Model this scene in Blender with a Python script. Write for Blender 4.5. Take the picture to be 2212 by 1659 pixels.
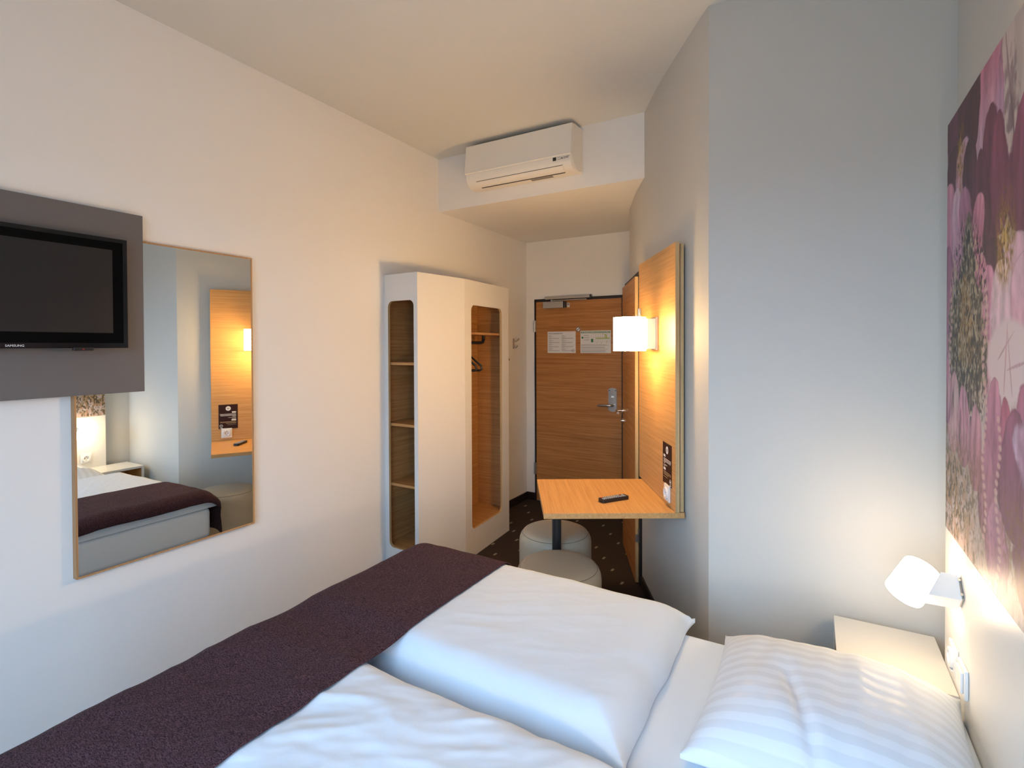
import bpy, bmesh, math, random
import numpy as np
from mathutils import Vector, Matrix, noise

for o in list(bpy.data.objects):
    bpy.data.objects.remove(o)
scene = bpy.context.scene
COL = scene.collection
PI = math.pi
R = math.radians

# ------------------------------------------------------------------ camera
CAM_YAW, CAM_PITCH, CAM_ROLL = 30.059, -0.679, -0.238
F_PX, C_Y = 1123.709, 760.826
cam_data = bpy.data.cameras.new('camera')
cam = bpy.data.objects.new('camera', cam_data)
COL.objects.link(cam)
cam_data.sensor_fit = 'HORIZONTAL'
cam_data.sensor_width = 36.0
cam_data.lens = F_PX / 2212 * 36.0
cam_data.shift_y = (C_Y - 829.5) / 2212
cam_data.clip_start = 0.02
_y, _p, _r = R(CAM_YAW), R(CAM_PITCH), R(CAM_ROLL)
fwd = Vector((-math.sin(_y) * math.cos(_p), math.cos(_y) * math.cos(_p), math.sin(_p)))
rgt = Vector((math.cos(_y), math.sin(_y), 0))
upv = rgt.cross(fwd)
r2 = math.cos(_r) * rgt + math.sin(_r) * upv
u2 = -math.sin(_r) * rgt + math.cos(_r) * upv
cam.matrix_world = Matrix(((r2.x, u2.x, -fwd.x, 0), (r2.y, u2.y, -fwd.y, 0),
                           (r2.z, u2.z, -fwd.z, 1.6), (0, 0, 0, 1)))
scene.camera = cam

# ------------------------------------------------------------------ colour management
scene.view_settings.view_transform = 'Standard'
scene.view_settings.look = 'None'
scene.view_settings.gamma = 1.0
scene.view_settings.use_curve_mapping = False
scene.view_settings.exposure = 0.0
scene.cycles.max_bounces = 7
scene.cycles.glossy_bounces = 3
scene.cycles.transmission_bounces = 2

# ------------------------------------------------------------------ daylight: overcast sky through the window
SKY_COL = (0.38, 0.665, 1.0, 1)
GROUND_COL = (0.10, 0.15, 0.20, 1)
SKY_STRENGTH = 10.3
world = bpy.data.worlds.new('world')
scene.world = world
world.use_nodes = True
_wt = world.node_tree
_bg = _wt.nodes['Background']
_bg.inputs[1].default_value = SKY_STRENGTH
_tc = _wt.nodes.new('ShaderNodeTexCoord')
_sp = _wt.nodes.new('ShaderNodeSeparateXYZ')
_rp = _wt.nodes.new('ShaderNodeValToRGB')       # overcast sky above the horizon, dull ground below
_rp.color_ramp.elements[0].position = 0.49
_rp.color_ramp.elements[0].color = GROUND_COL
_rp.color_ramp.elements[1].position = 0.52
_rp.color_ramp.elements[1].color = SKY_COL
_mr = _wt.nodes.new('ShaderNodeMath'); _mr.operation = 'MULTIPLY_ADD'
_mr.inputs[1].default_value = 0.5; _mr.inputs[2].default_value = 0.5
_wt.links.new(_tc.outputs['Generated'], _sp.inputs[0])
_wt.links.new(_sp.outputs[2], _mr.inputs[0])
_wt.links.new(_mr.outputs[0], _rp.inputs[0])
_wt.links.new(_rp.outputs[0], _bg.inputs[0])
REAR_Y = -0.62
WX0, WX1, WZ0, WZ1 = -1.55, 0.35, 0.40, 2.45
pl = bpy.data.lights.new('window_portal', 'AREA')
pl.shape = 'RECTANGLE'
pl.size, pl.size_y = WX1 - WX0, WZ1 - WZ0
pl.cycles.is_portal = True
po = bpy.data.objects.new('window_portal', pl)
COL.objects.link(po)
po.location = ((WX0 + WX1) / 2, REAR_Y - 0.02, (WZ0 + WZ1) / 2)
po.rotation_euler = (R(90), 0, 0)      # area lights shine along local -Z: towards +Y, into the room

# lamp strengths (used by the lamps' own builders)
DRUM_EMIT = 112.0
READ_EMIT, READ_BULB = 23.0, 0.0
READ2_EMIT, READ2_BULB = 12.0, 32.0
WARM = (1.0, 0.66, 0.34)

# ================================================================== materials
def srgb(r, g, b):
    f = lambda c: (c / 255) / 12.92 if c / 255 <= 0.04045 else ((c / 255 + 0.055) / 1.055) ** 2.4
    return (f(r), f(g), f(b), 1)

class NT:
    def __init__(s, name):
        s.m = bpy.data.materials.new(name)
        s.m.use_nodes = True
        s.t = s.m.node_tree
        s.b = s.t.nodes['Principled BSDF']
    def n(s, typ, **kw):
        x = s.t.nodes.new(typ)
        for k, v in kw.items():
            if hasattr(x, k) and not k.startswith('i_'):
                setattr(x, k, v)
        return x
    def l(s, a, b):
        s.t.links.new(a, b)

def plain(name, col, rough=0.5, metal=0.0, spec=0.5, bump=0.0, bscale=200.0, var=0.0, vscale=4.0, coat=0.0, sheen=0.0):
    q = NT(name)
    b = q.b
    b.inputs['Base Color'].default_value = col
    b.inputs['Roughness'].default_value = rough
    b.inputs['Metallic'].default_value = metal
    b.inputs['Specular IOR Level'].default_value = spec
    b.inputs['Coat Weight'].default_value = coat
    b.inputs['Sheen Weight'].default_value = sheen
    tc = q.n('ShaderNodeTexCoord')
    if var > 0:
        nz = q.n('ShaderNodeTexNoise')
        nz.inputs['Scale'].default_value = vscale
        nz.inputs['Detail'].default_value = 4
        q.l(tc.outputs['Object'], nz.inputs['Vector'])
        mx = q.n('ShaderNodeMix', data_type='RGBA')
        mx.inputs[6].default_value = tuple(c * (1 - var) for c in col[:3]) + (1,)
        mx.inputs[7].default_value = tuple(min(1, c * (1 + var)) for c in col[:3]) + (1,)
        q.l(nz.outputs['Fac'], mx.inputs[0])
        q.l(mx.outputs[2], b.inputs['Base Color'])
    if bump > 0:
        nb = q.n('ShaderNodeTexNoise')
        nb.inputs['Scale'].default_value = bscale
        nb.inputs['Detail'].default_value = 3
        q.l(tc.outputs['Object'], nb.inputs['Vector'])
        bp = q.n('ShaderNodeBump')
        bp.inputs['Strength'].default_value = bump
        bp.inputs['Distance'].default_value = 0.002
        q.l(nb.outputs['Fac'], bp.inputs['Height'])
        q.l(bp.outputs['Normal'], b.inputs['Normal'])
    return q.m

def wood(name, light, dark, axis='X', rough=0.42, scale=1.0):
    """oak laminate, grain running along the given object axis"""
    q = NT(name)
    tc = q.n('ShaderNodeTexCoord')
    mp = q.n('ShaderNodeMapping')
    s = {'X': (1.6, 75, 75), 'Y': (75, 1.6, 75), 'Z': (75, 75, 1.6)}[axis]
    mp.inputs['Scale'].default_value = tuple(v * scale for v in s)
    q.l(tc.outputs['Object'], mp.inputs['Vector'])
    n1 = q.n('ShaderNodeTexNoise')
    n1.inputs['Scale'].default_value = 1.0
    n1.inputs['Detail'].default_value = 5
    n1.inputs['Roughness'].default_value = 0.65
    n1.inputs['Distortion'].default_value = 0.6
    q.l(mp.outputs['Vector'], n1.inputs['Vector'])
    mp2 = q.n('ShaderNodeMapping')
    s2 = {'X': (6, 420, 420), 'Y': (420, 6, 420), 'Z': (420, 420, 6)}[axis]
    mp2.inputs['Scale'].default_value = s2
    q.l(tc.outputs['Object'], mp2.inputs['Vector'])
    n2 = q.n('ShaderNodeTexNoise')
    n2.inputs['Scale'].default_value = 1.0
    n2.inputs['Detail'].default_value = 2
    q.l(mp2.outputs['Vector'], n2.inputs['Vector'])
    ad = q.n('ShaderNodeMath', operation='MULTIPLY_ADD')
    ad.inputs[1].default_value = 0.45
    q.l(n2.outputs['Fac'], ad.inputs[0])
    q.l(n1.outputs['Fac'], ad.inputs[2])
    rp = q.n('ShaderNodeValToRGB')
    rp.color_ramp.elements[0].position = 0.52
    rp.color_ramp.elements[0].color = dark
    rp.color_ramp.elements[1].position = 0.88
    rp.color_ramp.elements[1].color = light
    q.l(ad.outputs[0], rp.inputs['Fac'])
    q.l(rp.outputs['Color'], q.b.inputs['Base Color'])
    q.b.inputs['Roughness'].default_value = rough
    q.b.inputs['Specular IOR Level'].default_value = 0.35
    return q.m

def emissive(name, col, strength):
    q = NT(name)
    q.b.inputs['Base Color'].default_value = (0.9, 0.85, 0.75, 1)
    q.b.inputs['Emission Color'].default_value = col + (1,) if len(col) == 3 else col
    q.b.inputs['Emission Strength'].default_value = strength
    q.b.inputs['Roughness'].default_value = 0.5
    return q.m

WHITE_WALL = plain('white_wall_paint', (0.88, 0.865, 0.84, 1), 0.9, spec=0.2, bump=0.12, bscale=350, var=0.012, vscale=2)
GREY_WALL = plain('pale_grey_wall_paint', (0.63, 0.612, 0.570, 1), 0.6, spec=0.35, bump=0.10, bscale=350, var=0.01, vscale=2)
CEIL_MAT = plain('ceiling_paint', (0.77, 0.765, 0.72, 1), 0.9, spec=0.2, bump=0.10, bscale=350)
OAK_X = wood('oak_laminate_along_x', srgb(212, 165, 108), srgb(188, 139, 86), 'X')
OAK_Y = wood('oak_laminate_along_y', srgb(212, 165, 108), srgb(188, 139, 86), 'Y')
OAK_EDGE = wood('oak_edge_band', srgb(214, 182, 134), srgb(180, 146, 98), 'X')
OAK_EDGE_Y = wood('oak_edge_band_y', srgb(214, 182, 134), srgb(180, 146, 98), 'Y')
OAK_EDGE_Z = wood('oak_edge_band_z', srgb(214, 182, 134), srgb(180, 146, 98), 'Z')
OAK_DOOR = wood('oak_door_veneer', srgb(190, 132, 76), srgb(154, 98, 50), 'X')
OAK_FRAME = wood('oak_mirror_frame', srgb(198, 152, 104), srgb(170, 124, 80), 'Z')
BLACK_TRIM = plain('black_brown_trim', srgb(34, 24, 22), 0.5)
WHITE_LAM = plain('white_laminate', (0.78, 0.77, 0.75, 1), 0.4, spec=0.4)
CREAM_PANEL = plain('cream_panel', (0.80, 0.77, 0.71, 1), 0.35, spec=0.45)
WHITE_PLASTIC = plain('white_plastic', (0.82, 0.81, 0.79, 1), 0.3, spec=0.5)
AC_PLASTIC = plain('ivory_plastic', (0.88, 0.84, 0.76, 1), 0.32, spec=0.5)
BLACK_PLASTIC = plain('black_plastic', (0.012, 0.012, 0.013, 1), 0.35)
BLACK_GLOSS = plain('black_gloss', (0.006, 0.006, 0.007, 1), 0.16)
SCREEN = plain('dark_screen', (0.0035, 0.0035, 0.0035, 1), 0.14, spec=0.07)
DARK_SLOT = plain('dark_slot', (0.03, 0.03, 0.03, 1), 0.6)
STEEL = plain('brushed_steel', (0.50, 0.49, 0.47, 1), 0.36, metal=1.0)
CHROME = plain('bright_chrome', (0.72, 0.70, 0.67, 1), 0.15, metal=1.0)
SATIN = plain('satin_silver_paint', (0.46, 0.44, 0.41, 1), 0.45, metal=0.5)
BLACK_METAL = plain('black_powder_coat', (0.015, 0.016, 0.018, 1), 0.32, spec=0.6)
GREY_BOARD = plain('taupe_grey_laminate', (0.150, 0.138, 0.134, 1), 0.42, spec=0.4)
LEATHER = plain('taupe_leatherette', (0.54, 0.475, 0.36, 1), 0.40, spec=0.5, bump=0.10, bscale=420)
SEAM = plain('dark_stitch', (0.16, 0.14, 0.10, 1), 0.6)
PAPER = plain('paper_white', (0.74, 0.72, 0.68, 1), 0.55)
INK_GREY = plain('print_grey', (0.28, 0.26, 0.25, 1), 0.6)
INK_DARK = plain('print_dark', (0.03, 0.03, 0.03, 1), 0.6)
INK_GREEN = plain('print_green', (0.03, 0.20, 0.07, 1), 0.6)
INK_LIME = plain('print_lime', (0.30, 0.45, 0.03, 1), 0.6)
INK_RED = plain('print_red', (0.5, 0.04, 0.05, 1), 0.6)
INK_WHITE = plain('print_white', (0.85, 0.83, 0.80, 1), 0.6)
INK_SAND = plain('print_sand', (0.45, 0.33, 0.18, 1), 0.6)
CARD_BROWN = plain('card_brown', (0.036, 0.012, 0.011, 1), 0.45, spec=0.2)
MIRROR = plain('mirror_glass', (0.90, 0.92, 0.89, 1), 0.0, metal=1.0)
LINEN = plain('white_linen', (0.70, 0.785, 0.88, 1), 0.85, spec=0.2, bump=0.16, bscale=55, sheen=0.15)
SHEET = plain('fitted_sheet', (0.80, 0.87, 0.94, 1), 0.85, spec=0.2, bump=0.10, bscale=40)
BASE_CLOTH = plain('bed_base_cloth', (0.68, 0.67, 0.64, 1), 0.8, spec=0.2)
RUBBER_GREY = plain('remote_button', (0.62, 0.62, 0.62, 1), 0.5)
RED_LED = plain('red_led', (0.6, 0.02, 0.02, 1), 0.4)

def glass_mat():
    q = NT('window_glass')
    q.t.nodes.remove(q.b)
    out = q.t.nodes['Material Output']
    tr = q.n('ShaderNodeBsdfTransparent')
    gl = q.n('ShaderNodeBsdfGlossy')
    gl.inputs['Roughness'].default_value = 0.0
    mx = q.n('ShaderNodeMixShader')
    mx.inputs[0].default_value = 0.06
    q.l(tr.outputs[0], mx.inputs[1]); q.l(gl.outputs[0], mx.inputs[2])
    q.l(mx.outputs[0], out.inputs['Surface'])
    return q.m
GLASS = glass_mat()

def carpet_mat():
    q = NT('carpet')
    tc = q.n('ShaderNodeTexCoord')
    sep = q.n('ShaderNodeSeparateXYZ')
    q.l(tc.outputs['Object'], sep.inputs[0])
    def math_(op, a, b=None, c=None):
        x = q.n('ShaderNodeMath', operation=op)
        for i, v in enumerate((a, b, c)):
            if v is None: continue
            if isinstance(v, (int, float)): x.inputs[i].default_value = v
            else: q.l(v, x.inputs[i])
        return x.outputs[0]
    DX, DY = 0.12525, 0.3370
    X0, Y0 = -2.2375, 3.8830            # one fleck of the lattice
    fx = math_('DIVIDE', math_('SUBTRACT', sep.outputs[0], X0), DX)
    k = math_('FLOOR', math_('ADD', fx, 0.5))
    dx = math_('ABSOLUTE', math_('MULTIPLY', math_('SUBTRACT', fx, k), DX))
    fy = math_('ADD', math_('DIVIDE', math_('SUBTRACT', sep.outputs[1], Y0), DY), math_('MULTIPLY', k, 0.4975))
    ky = math_('FLOOR', math_('ADD', fy, 0.5))
    dy = math_('ABSOLUTE', math_('MULTIPLY', math_('SUBTRACT', fy, ky), DY))
    fleck = math_('MULTIPLY', math_('LESS_THAN', dx, 0.0088), math_('LESS_THAN', dy, 0.0215))
    nz = q.n('ShaderNodeTexNoise')
    nz.inputs['Scale'].default_value = 320
    nz.inputs['Detail'].default_value = 4
    q.l(tc.outputs['Object'], nz.inputs['Vector'])
    base = q.n('ShaderNodeMix', data_type='RGBA')
    base.inputs[6].default_value = (0.012, 0.009, 0.008, 1)
    base.inputs[7].default_value = (0.085, 0.063, 0.053, 1)
    q.l(nz.outputs['Fac'], base.inputs[0])
    mx = q.n('ShaderNodeMix', data_type='RGBA')
    q.l(fleck, mx.inputs[0])
    q.l(base.outputs[2], mx.inputs[6])
    mx.inputs[7].default_value = (0.27, 0.235, 0.20, 1)
    q.l(mx.outputs[2], q.b.inputs['Base Color'])
    q.b.inputs['Roughness'].default_value = 1.0
    q.b.inputs['Specular IOR Level'].default_value = 0.1
    bp = q.n('ShaderNodeBump'); bp.inputs['Strength'].default_value = 0.5; bp.inputs['Distance'].default_value = 0.004
    q.l(nz.outputs['Fac'], bp.inputs['Height']); q.l(bp.outputs['Normal'], q.b.inputs['Normal'])
    return q.m
CARPET = carpet_mat()

def runner_mat():
    q = NT('runner_twill')
    tc = q.n('ShaderNodeTexCoord')
    mp = q.n('ShaderNodeMapping')
    mp.inputs['Rotation'].default_value = (0, 0, R(38))
    mp.inputs['Scale'].default_value = (130, 430, 300)
    q.l(tc.outputs['Object'], mp.inputs['Vector'])
    n1 = q.n('ShaderNodeTexNoise'); n1.inputs['Scale'].default_value = 1.0; n1.inputs['Detail'].default_value = 2
    q.l(mp.outputs['Vector'], n1.inputs['Vector'])
    nz_ = q.n('ShaderNodeTexNoise'); nz_.inputs['Scale'].default_value = 380; nz_.inputs['Detail'].default_value = 3
    q.l(tc.outputs['Object'], nz_.inputs['Vector'])
    sm = q.n('ShaderNodeMath', operation='MULTIPLY_ADD'); q.l(n1.outputs['Fac'], sm.inputs[0]); sm.inputs[1].default_value = 1.6
    of = q.n('ShaderNodeMath', operation='MULTIPLY_ADD'); q.l(nz_.outputs['Fac'], of.inputs[0]); of.inputs[1].default_value = 1.2; of.inputs[2].default_value = -1.12
    q.l(of.outputs[0], sm.inputs[2])
    sm.use_clamp = True
    mx = q.n('ShaderNodeMix', data_type='RGBA')
    mx.inputs[6].default_value = (0.021, 0.0085, 0.0120, 1)
    mx.inputs[7].default_value = (0.155, 0.080, 0.098, 1)
    q.l(sm.outputs[0], mx.inputs[0])
    q.l(mx.outputs[2], q.b.inputs['Base Color'])
    q.b.inputs['Roughness'].default_value = 0.95
    q.b.inputs['Specular IOR Level'].default_value = 0.1
    q.b.inputs['Sheen Weight'].default_value = 0.03
    q.b.inputs['Sheen Roughness'].default_value = 0.5
    bp = q.n('ShaderNodeBump'); bp.inputs['Strength'].default_value = 0.35; bp.inputs['Distance'].default_value = 0.002
    q.l(sm.outputs[0], bp.inputs['Height']); q.l(bp.outputs['Normal'], q.b.inputs['Normal'])
    return q.m
RUNNER = runner_mat()

def stripe_mat():
    """white damask: satin stripes run along local X, about 26 mm wide"""
    q = NT('striped_damask')
    at = q.n('ShaderNodeAttribute'); at.attribute_name = 'stripe'
    gt = q.n('ShaderNodeMath', operation='SINE'); q.l(at.outputs['Fac'], gt.inputs[0])
    mr = q.n('ShaderNodeMapRange'); mr.interpolation_type = 'SMOOTHSTEP'
    mr.inputs['From Min'].default_value = -0.25; mr.inputs['From Max'].default_value = 0.25
    q.l(gt.outputs[0], mr.inputs['Value'])
    mx = q.n('ShaderNodeMix', data_type='RGBA')
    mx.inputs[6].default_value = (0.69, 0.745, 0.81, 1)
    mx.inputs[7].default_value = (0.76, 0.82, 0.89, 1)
    q.l(mr.outputs['Result'], mx.inputs[0]); q.l(mx.outputs[2], q.b.inputs['Base Color'])
    rr = q.n('ShaderNodeMapRange'); rr.inputs['To Min'].default_value = 0.45; rr.inputs['To Max'].default_value = 0.8
    q.l(mr.outputs['Result'], rr.inputs['Value']); q.l(rr.outputs['Result'], q.b.inputs['Roughness'])
    q.b.inputs['Specular IOR Level'].default_value = 0.25
    tc = q.n('ShaderNodeTexCoord')
    nb = q.n('ShaderNodeTexNoise'); nb.inputs['Scale'].default_value = 40; nb.inputs['Detail'].default_value = 4
    q.l(tc.outputs['Object'], nb.inputs['Vector'])
    bp = q.n('ShaderNodeBump'); bp.inputs['Strength'].default_value = 0.15; bp.inputs['Distance'].default_value = 0.003
    q.l(nb.outputs['Fac'], bp.inputs['Height']); q.l(bp.outputs['Normal'], q.b.inputs['Normal'])
    return q.m
DAMASK = stripe_mat()

# ================================================================== mesh helpers
class MB:
    def __init__(s):
        s.bm = bmesh.new()
    def face(s, pts, mi=0):
        vs = [s.bm.verts.new(p) for p in pts]
        f = s.bm.faces.new(vs); f.material_index = mi
        return f
    def box(s, x0, x1, y0, y1, z0, z1, bevel=0.0, seg=2, tf=None, mi=0):
        b = bmesh.new()
        v = [b.verts.new((x, y, z)) for z in (z0, z1) for y in (y0, y1) for x in (x0, x1)]
        for q in ((0, 2, 3, 1), (4, 5, 7, 6), (0, 1, 5, 4), (2, 6, 7, 3), (0, 4, 6, 2), (1, 3, 7, 5)):
            b.faces.new([v[i] for i in q])
        if bevel > 0:
            bmesh.ops.bevel(b, geom=list(b.edges), offset=bevel, segments=seg, profile=0.5, affect='EDGES')
        s._merge(b, tf, mi)
        return s
    def _merge(s, b, tf=None, mi=0):
        mp = {}
        for v in b.verts:
            co = v.co if tf is None else tf @ v.co
            mp[v] = s.bm.verts.new(co)
        for f in b.faces:
            try:
                nf = s.bm.faces.new([mp[v] for v in f.verts]); nf.material_index = mi
            except ValueError:
                pass
        b.free()
    def prism(s, poly, z0, z1, tf=None, mi=0, bevel=0.0, axis='Z'):
        """poly: list of 2-D points; extruded along axis"""
        b = bmesh.new()
        mk = {'Z': lambda p, h: (p[0], p[1], h), 'X': lambda p, h: (h, p[0], p[1]), 'Y': lambda p, h: (p[0], h, p[1])}[axis]
        lo = [b.verts.new(mk(p, z0)) for p in poly]
        hi = [b.verts.new(mk(p, z1)) for p in poly]
        n = len(poly)
        b.faces.new(lo[::-1]); b.faces.new(hi)
        for i in range(n):
            j = (i + 1) % n
            b.faces.new((lo[i], lo[j], hi[j], hi[i]))
        if bevel > 0:
            es = [e for e in b.edges if len(set(round((mk((0, 0), 1)[k]) * v.co[k], 6) for v in e.verts for k in range(3) if mk((0, 0), 1)[k])) == 1]
            bmesh.ops.bevel(b, geom=es, offset=bevel, segments=3, profile=0.5, affect='EDGES')
        bmesh.ops.recalc_face_normals(b, faces=list(b.faces))
        s._merge(b, tf, mi)
        return s
    def tube(s, path, r, seg=12, caps=True, tf=None, mi=0, radii=None):
        b = bmesh.new()
        P = [Vector(p) for p in path]
        rings = []
        up = Vector((0, 0, 1))
        prev = None
        for i, p in enumerate(P):
            t = (P[min(i + 1, len(P) - 1)] - P[max(i - 1, 0)]).normalized()
            a = prev if prev is not None else (up if abs(t.dot(up)) < 0.95 else Vector((1, 0, 0)))
            a = (a - t * a.dot(t)).normalized()
            c = t.cross(a)
            prev = a
            rr = radii[i] if radii else r
            rings.append([b.verts.new(p + (a * math.cos(2 * PI * k / seg) + c * math.sin(2 * PI * k / seg)) * rr) for k in range(seg)])
        for i in range(len(rings) - 1):
            for k in range(seg):
                j = (k + 1) % seg
                b.faces.new((rings[i][k], rings[i][j], rings[i + 1][j], rings[i + 1][k]))
        if caps:
            b.faces.new(rings[0][::-1]); b.faces.new(rings[-1])
        bmesh.ops.recalc_face_normals(b, faces=list(b.faces))
        s._merge(b, tf, mi)
        return s
    def lathe(s, prof, seg=48, tf=None, mi=0, close=False):
        """prof: (r, z) list around the local Z axis"""
        b = bmesh.new()
        rings = []
        for r, z in prof:
            if r < 1e-6:
                rings.append([b.verts.new((0, 0, z))])
            else:
                rings.append([b.verts.new((r * math.cos(2 * PI * k / seg), r * math.sin(2 * PI * k / seg), z)) for k in range(seg)])
        pairs = list(zip(rings, rings[1:]))
        if close: pairs.append((rings[-1], rings[0]))
        for A, B in pairs:
            for k in range(seg):
                j = (k + 1) % seg
                if len(A) == 1 and len(B) == 1: continue
                if len(A) == 1: b.faces.new((A[0], B[j], B[k]))
                elif len(B) == 1: b.faces.new((A[k], A[j], B[0]))
                else: b.faces.new((A[k], A[j], B[j], B[k]))
        bmesh.ops.recalc_face_normals(b, faces=list(b.faces))
        s._merge(b, tf, mi)
        return s
    def board_hole(s, mapf, w, z0, z1, hole, t, rim_mi=1, n=8):
        """board of width w (0..w) and height z0..z1 with a rounded hole; mapf(s,t,z)->world"""
        h0, h1, ha, hb, r = hole
        inner = []
        for cx, cz, a0 in ((h1 - r, hb - r, 0), (h0 + r, hb - r, 90), (h0 + r, ha + r, 180), (h1 - r, ha + r, 270)):
            for k in range(n + 1):
                a = R(a0 + 90 * k / n)
                inner.append((cx + r * math.cos(a), cz + r * math.sin(a)))
        outer = []
        corners = ((w, z1), (0, z1), (0, z0), (w, z0))
        for ci, (cx, cz) in enumerate(corners):
            for k in range(n + 1):
                p = inner[ci * (n + 1) + k]
                if k == n // 2: outer.append((cx, cz))
                elif (k < n // 2) == (ci % 2 == 0):
                    outer.append((cx, p[1]))
                else:
                    outer.append((p[0], cz))
        N = len(inner)
        vi = {}
        for d, tt in (('f', 0.0), ('b', t)):
            for nm, ring in (('i', inner), ('o', outer)):
                for k, p in enumerate(ring):
                    vi[d, nm, k] = s.bm.verts.new(mapf(p[0], tt, p[1]))
        for k in range(N):
            j = (k + 1) % N
            for q, mi in ((('f', 'o', k), ('f', 'o', j), ('f', 'i', j), ('f', 'i', k)), 0), \
                         ((('b', 'o', j), ('b', 'o', k), ('b', 'i', k), ('b', 'i', j)), rim_mi), \
                         ((('f', 'i', k), ('f', 'i', j), ('b', 'i', j), ('b', 'i', k)), rim_mi), \
                         ((('f', 'o', j), ('f', 'o', k), ('b', 'o', k), ('b', 'o', j)), 0):
                try:
                    f = s.bm.faces.new([vi[x] for x in q]); f.material_index = mi
                except ValueError:
                    pass
        return s
    def mesh(s, name, mats, smooth=None, root=None):
        if root is not None:
            inv = root.matrix_basis.inverted()
            bmesh.ops.transform(s.bm, matrix=inv, verts=list(s.bm.verts))
        bmesh.ops.recalc_face_normals(s.bm, faces=list(s.bm.faces))
        me = bpy.data.meshes.new(name)
        s.bm.to_mesh(me); s.bm.free()
        for m in (mats if isinstance(mats, (list, tuple)) else [mats]):
            me.materials.append(m)
        if smooth is not None:
            me.shade_smooth()
            me.set_sharp_from_angle(angle=R(smooth))
        return me
    def build(s, name, mats, parent=None, smooth=None, world=False, loc=None):
        """world=True: vertices are in the frame of the top-level root (parent), given in world coordinates"""
        me = s.mesh(name, mats, smooth, root_of(parent) if (world and parent) else None)
        o = bpy.data.objects.new(name, me)
        COL.objects.link(o)
        if parent: o.parent = parent
        if loc: o.location = loc
        return o

def root_of(o):
    while o.parent: o = o.parent
    return o

def thing(name, label, cat, loc=(0, 0, 0), rotz=0.0, group=None):
    o = bpy.data.objects.new(name, None)
    o.empty_display_size = 0.1
    COL.objects.link(o)
    o.location = loc
    o.rotation_euler = (0, 0, rotz)
    o.matrix_basis = Matrix.Translation(loc) @ Matrix.Rotation(rotz, 4, 'Z')
    o['label'] = label; o['category'] = cat
    if group: o['group'] = group
    return o

def tag(o, label, cat, group=None):
    o['label'] = label; o['category'] = cat
    if group: o['group'] = group
    return o

STRUCT_LABEL = {}
def struct(o, label=None):
    o['kind'] = 'structure'
    if label: o['label'] = label
    return o

def text_mesh(txt, size, depth=0.0004, align='CENTER'):
    c = bpy.data.curves.new('t', 'FONT')
    c.body = txt; c.size = size; c.extrude = depth; c.align_x = align; c.align_y = 'CENTER'
    c.resolution_u = 2
    ob = bpy.data.objects.new('t', c)
    COL.objects.link(ob)
    dg = bpy.context.evaluated_depsgraph_get()
    me = bpy.data.meshes.new_from_object(ob.evaluated_get(dg))
    bpy.data.objects.remove(ob); bpy.data.curves.remove(c)
    return me

def put_text(name, txt, size, mat, parent, mtx, align='CENTER', sx=1.0, bold=0.0):
    me = text_mesh(txt, size, align=align)
    me.transform(Matrix.Diagonal((sx, 1, 1, 1)))
    me.transform(mtx)
    me.materials.clear(); me.materials.append(mat)
    o = bpy.data.objects.new(name, me); COL.objects.link(o)
    if parent: o.parent = parent
    return o

# ================================================================== plan of the room (metres; camera stands at x=0 y=0)
L, H, S, YB, YF = 2.595, 3.091, 2.674, 3.32, 4.789
XR, XP = 0.447, 0.383             # right wall, face of the headboard panel
CURVE = [(-0.400, 2.430), (-0.447, 2.496), (-0.499, 2.578), (-0.582, 2.711), (-0.639, 2.802), (-0.727, 2.946), (-0.810, 3.089),
         (-0.932, 3.315), (-1.000, 3.450), (-1.092, 3.645), (-1.170, 3.830), (-1.235, 3.985), (-1.275, 4.090),
         (-1.330, 4.300), (-1.370, 4.500), (-1.400, 4.789)]
def smooth_curve(pts, k=4):
    out = []
    for i in range(len(pts) - 1):
        p0 = Vector(pts[max(i - 1, 0)]); p1 = Vector(pts[i]); p2 = Vector(pts[i + 1]); p3 = Vector(pts[min(i + 2, len(pts) - 1)])
        for j in range(k):
            t = j / k
            out.append(tuple(0.5 * ((2 * p1) + (p2 - p0) * t + (2 * p0 - 5 * p1 + 4 * p2 - p3) * t * t + (3 * p1 - p0 - 3 * p2 + p3) * t ** 3)))
    out.append(tuple(pts[-1]))
    return out
CS = smooth_curve(CURVE)

m = MB().box(-L - 0.1, XR + 0.1, REAR_Y - 0.1, YF + 0.1, -0.06, 0)
struct(m.build('floor', CARPET), 'dark brown carpet with small pale flecks')
m = MB().box(-L - 0.1, XR + 0.1, REAR_Y - 0.1, YF + 0.1, H, H + 0.1)
struct(m.build('ceiling', CEIL_MAT), 'smooth pale ceiling above the bed')
m = MB().box(-L - 0.1, -L, REAR_Y, YF, 0, H)
struct(m.build('wall_left', WHITE_WALL), 'long white wall carrying television, mirror and wardrobe')
m = MB().box(-L - 0.1, XR + 0.1, YF, YF + 0.1, 0, H)
struct(m.build('wall_far', WHITE_WALL), 'white end wall around the entrance door')
m = MB().box(XR, XR + 0.1, REAR_Y, 2.43, 0, H)
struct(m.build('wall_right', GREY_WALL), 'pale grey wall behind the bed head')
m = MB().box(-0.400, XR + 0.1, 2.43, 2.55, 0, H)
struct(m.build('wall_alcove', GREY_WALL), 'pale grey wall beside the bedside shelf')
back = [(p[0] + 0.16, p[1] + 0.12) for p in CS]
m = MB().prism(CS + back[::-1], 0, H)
struct(m.build('wall_curved', GREY_WALL, smooth=30), 'curved pale grey wall leading to the entrance')
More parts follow.
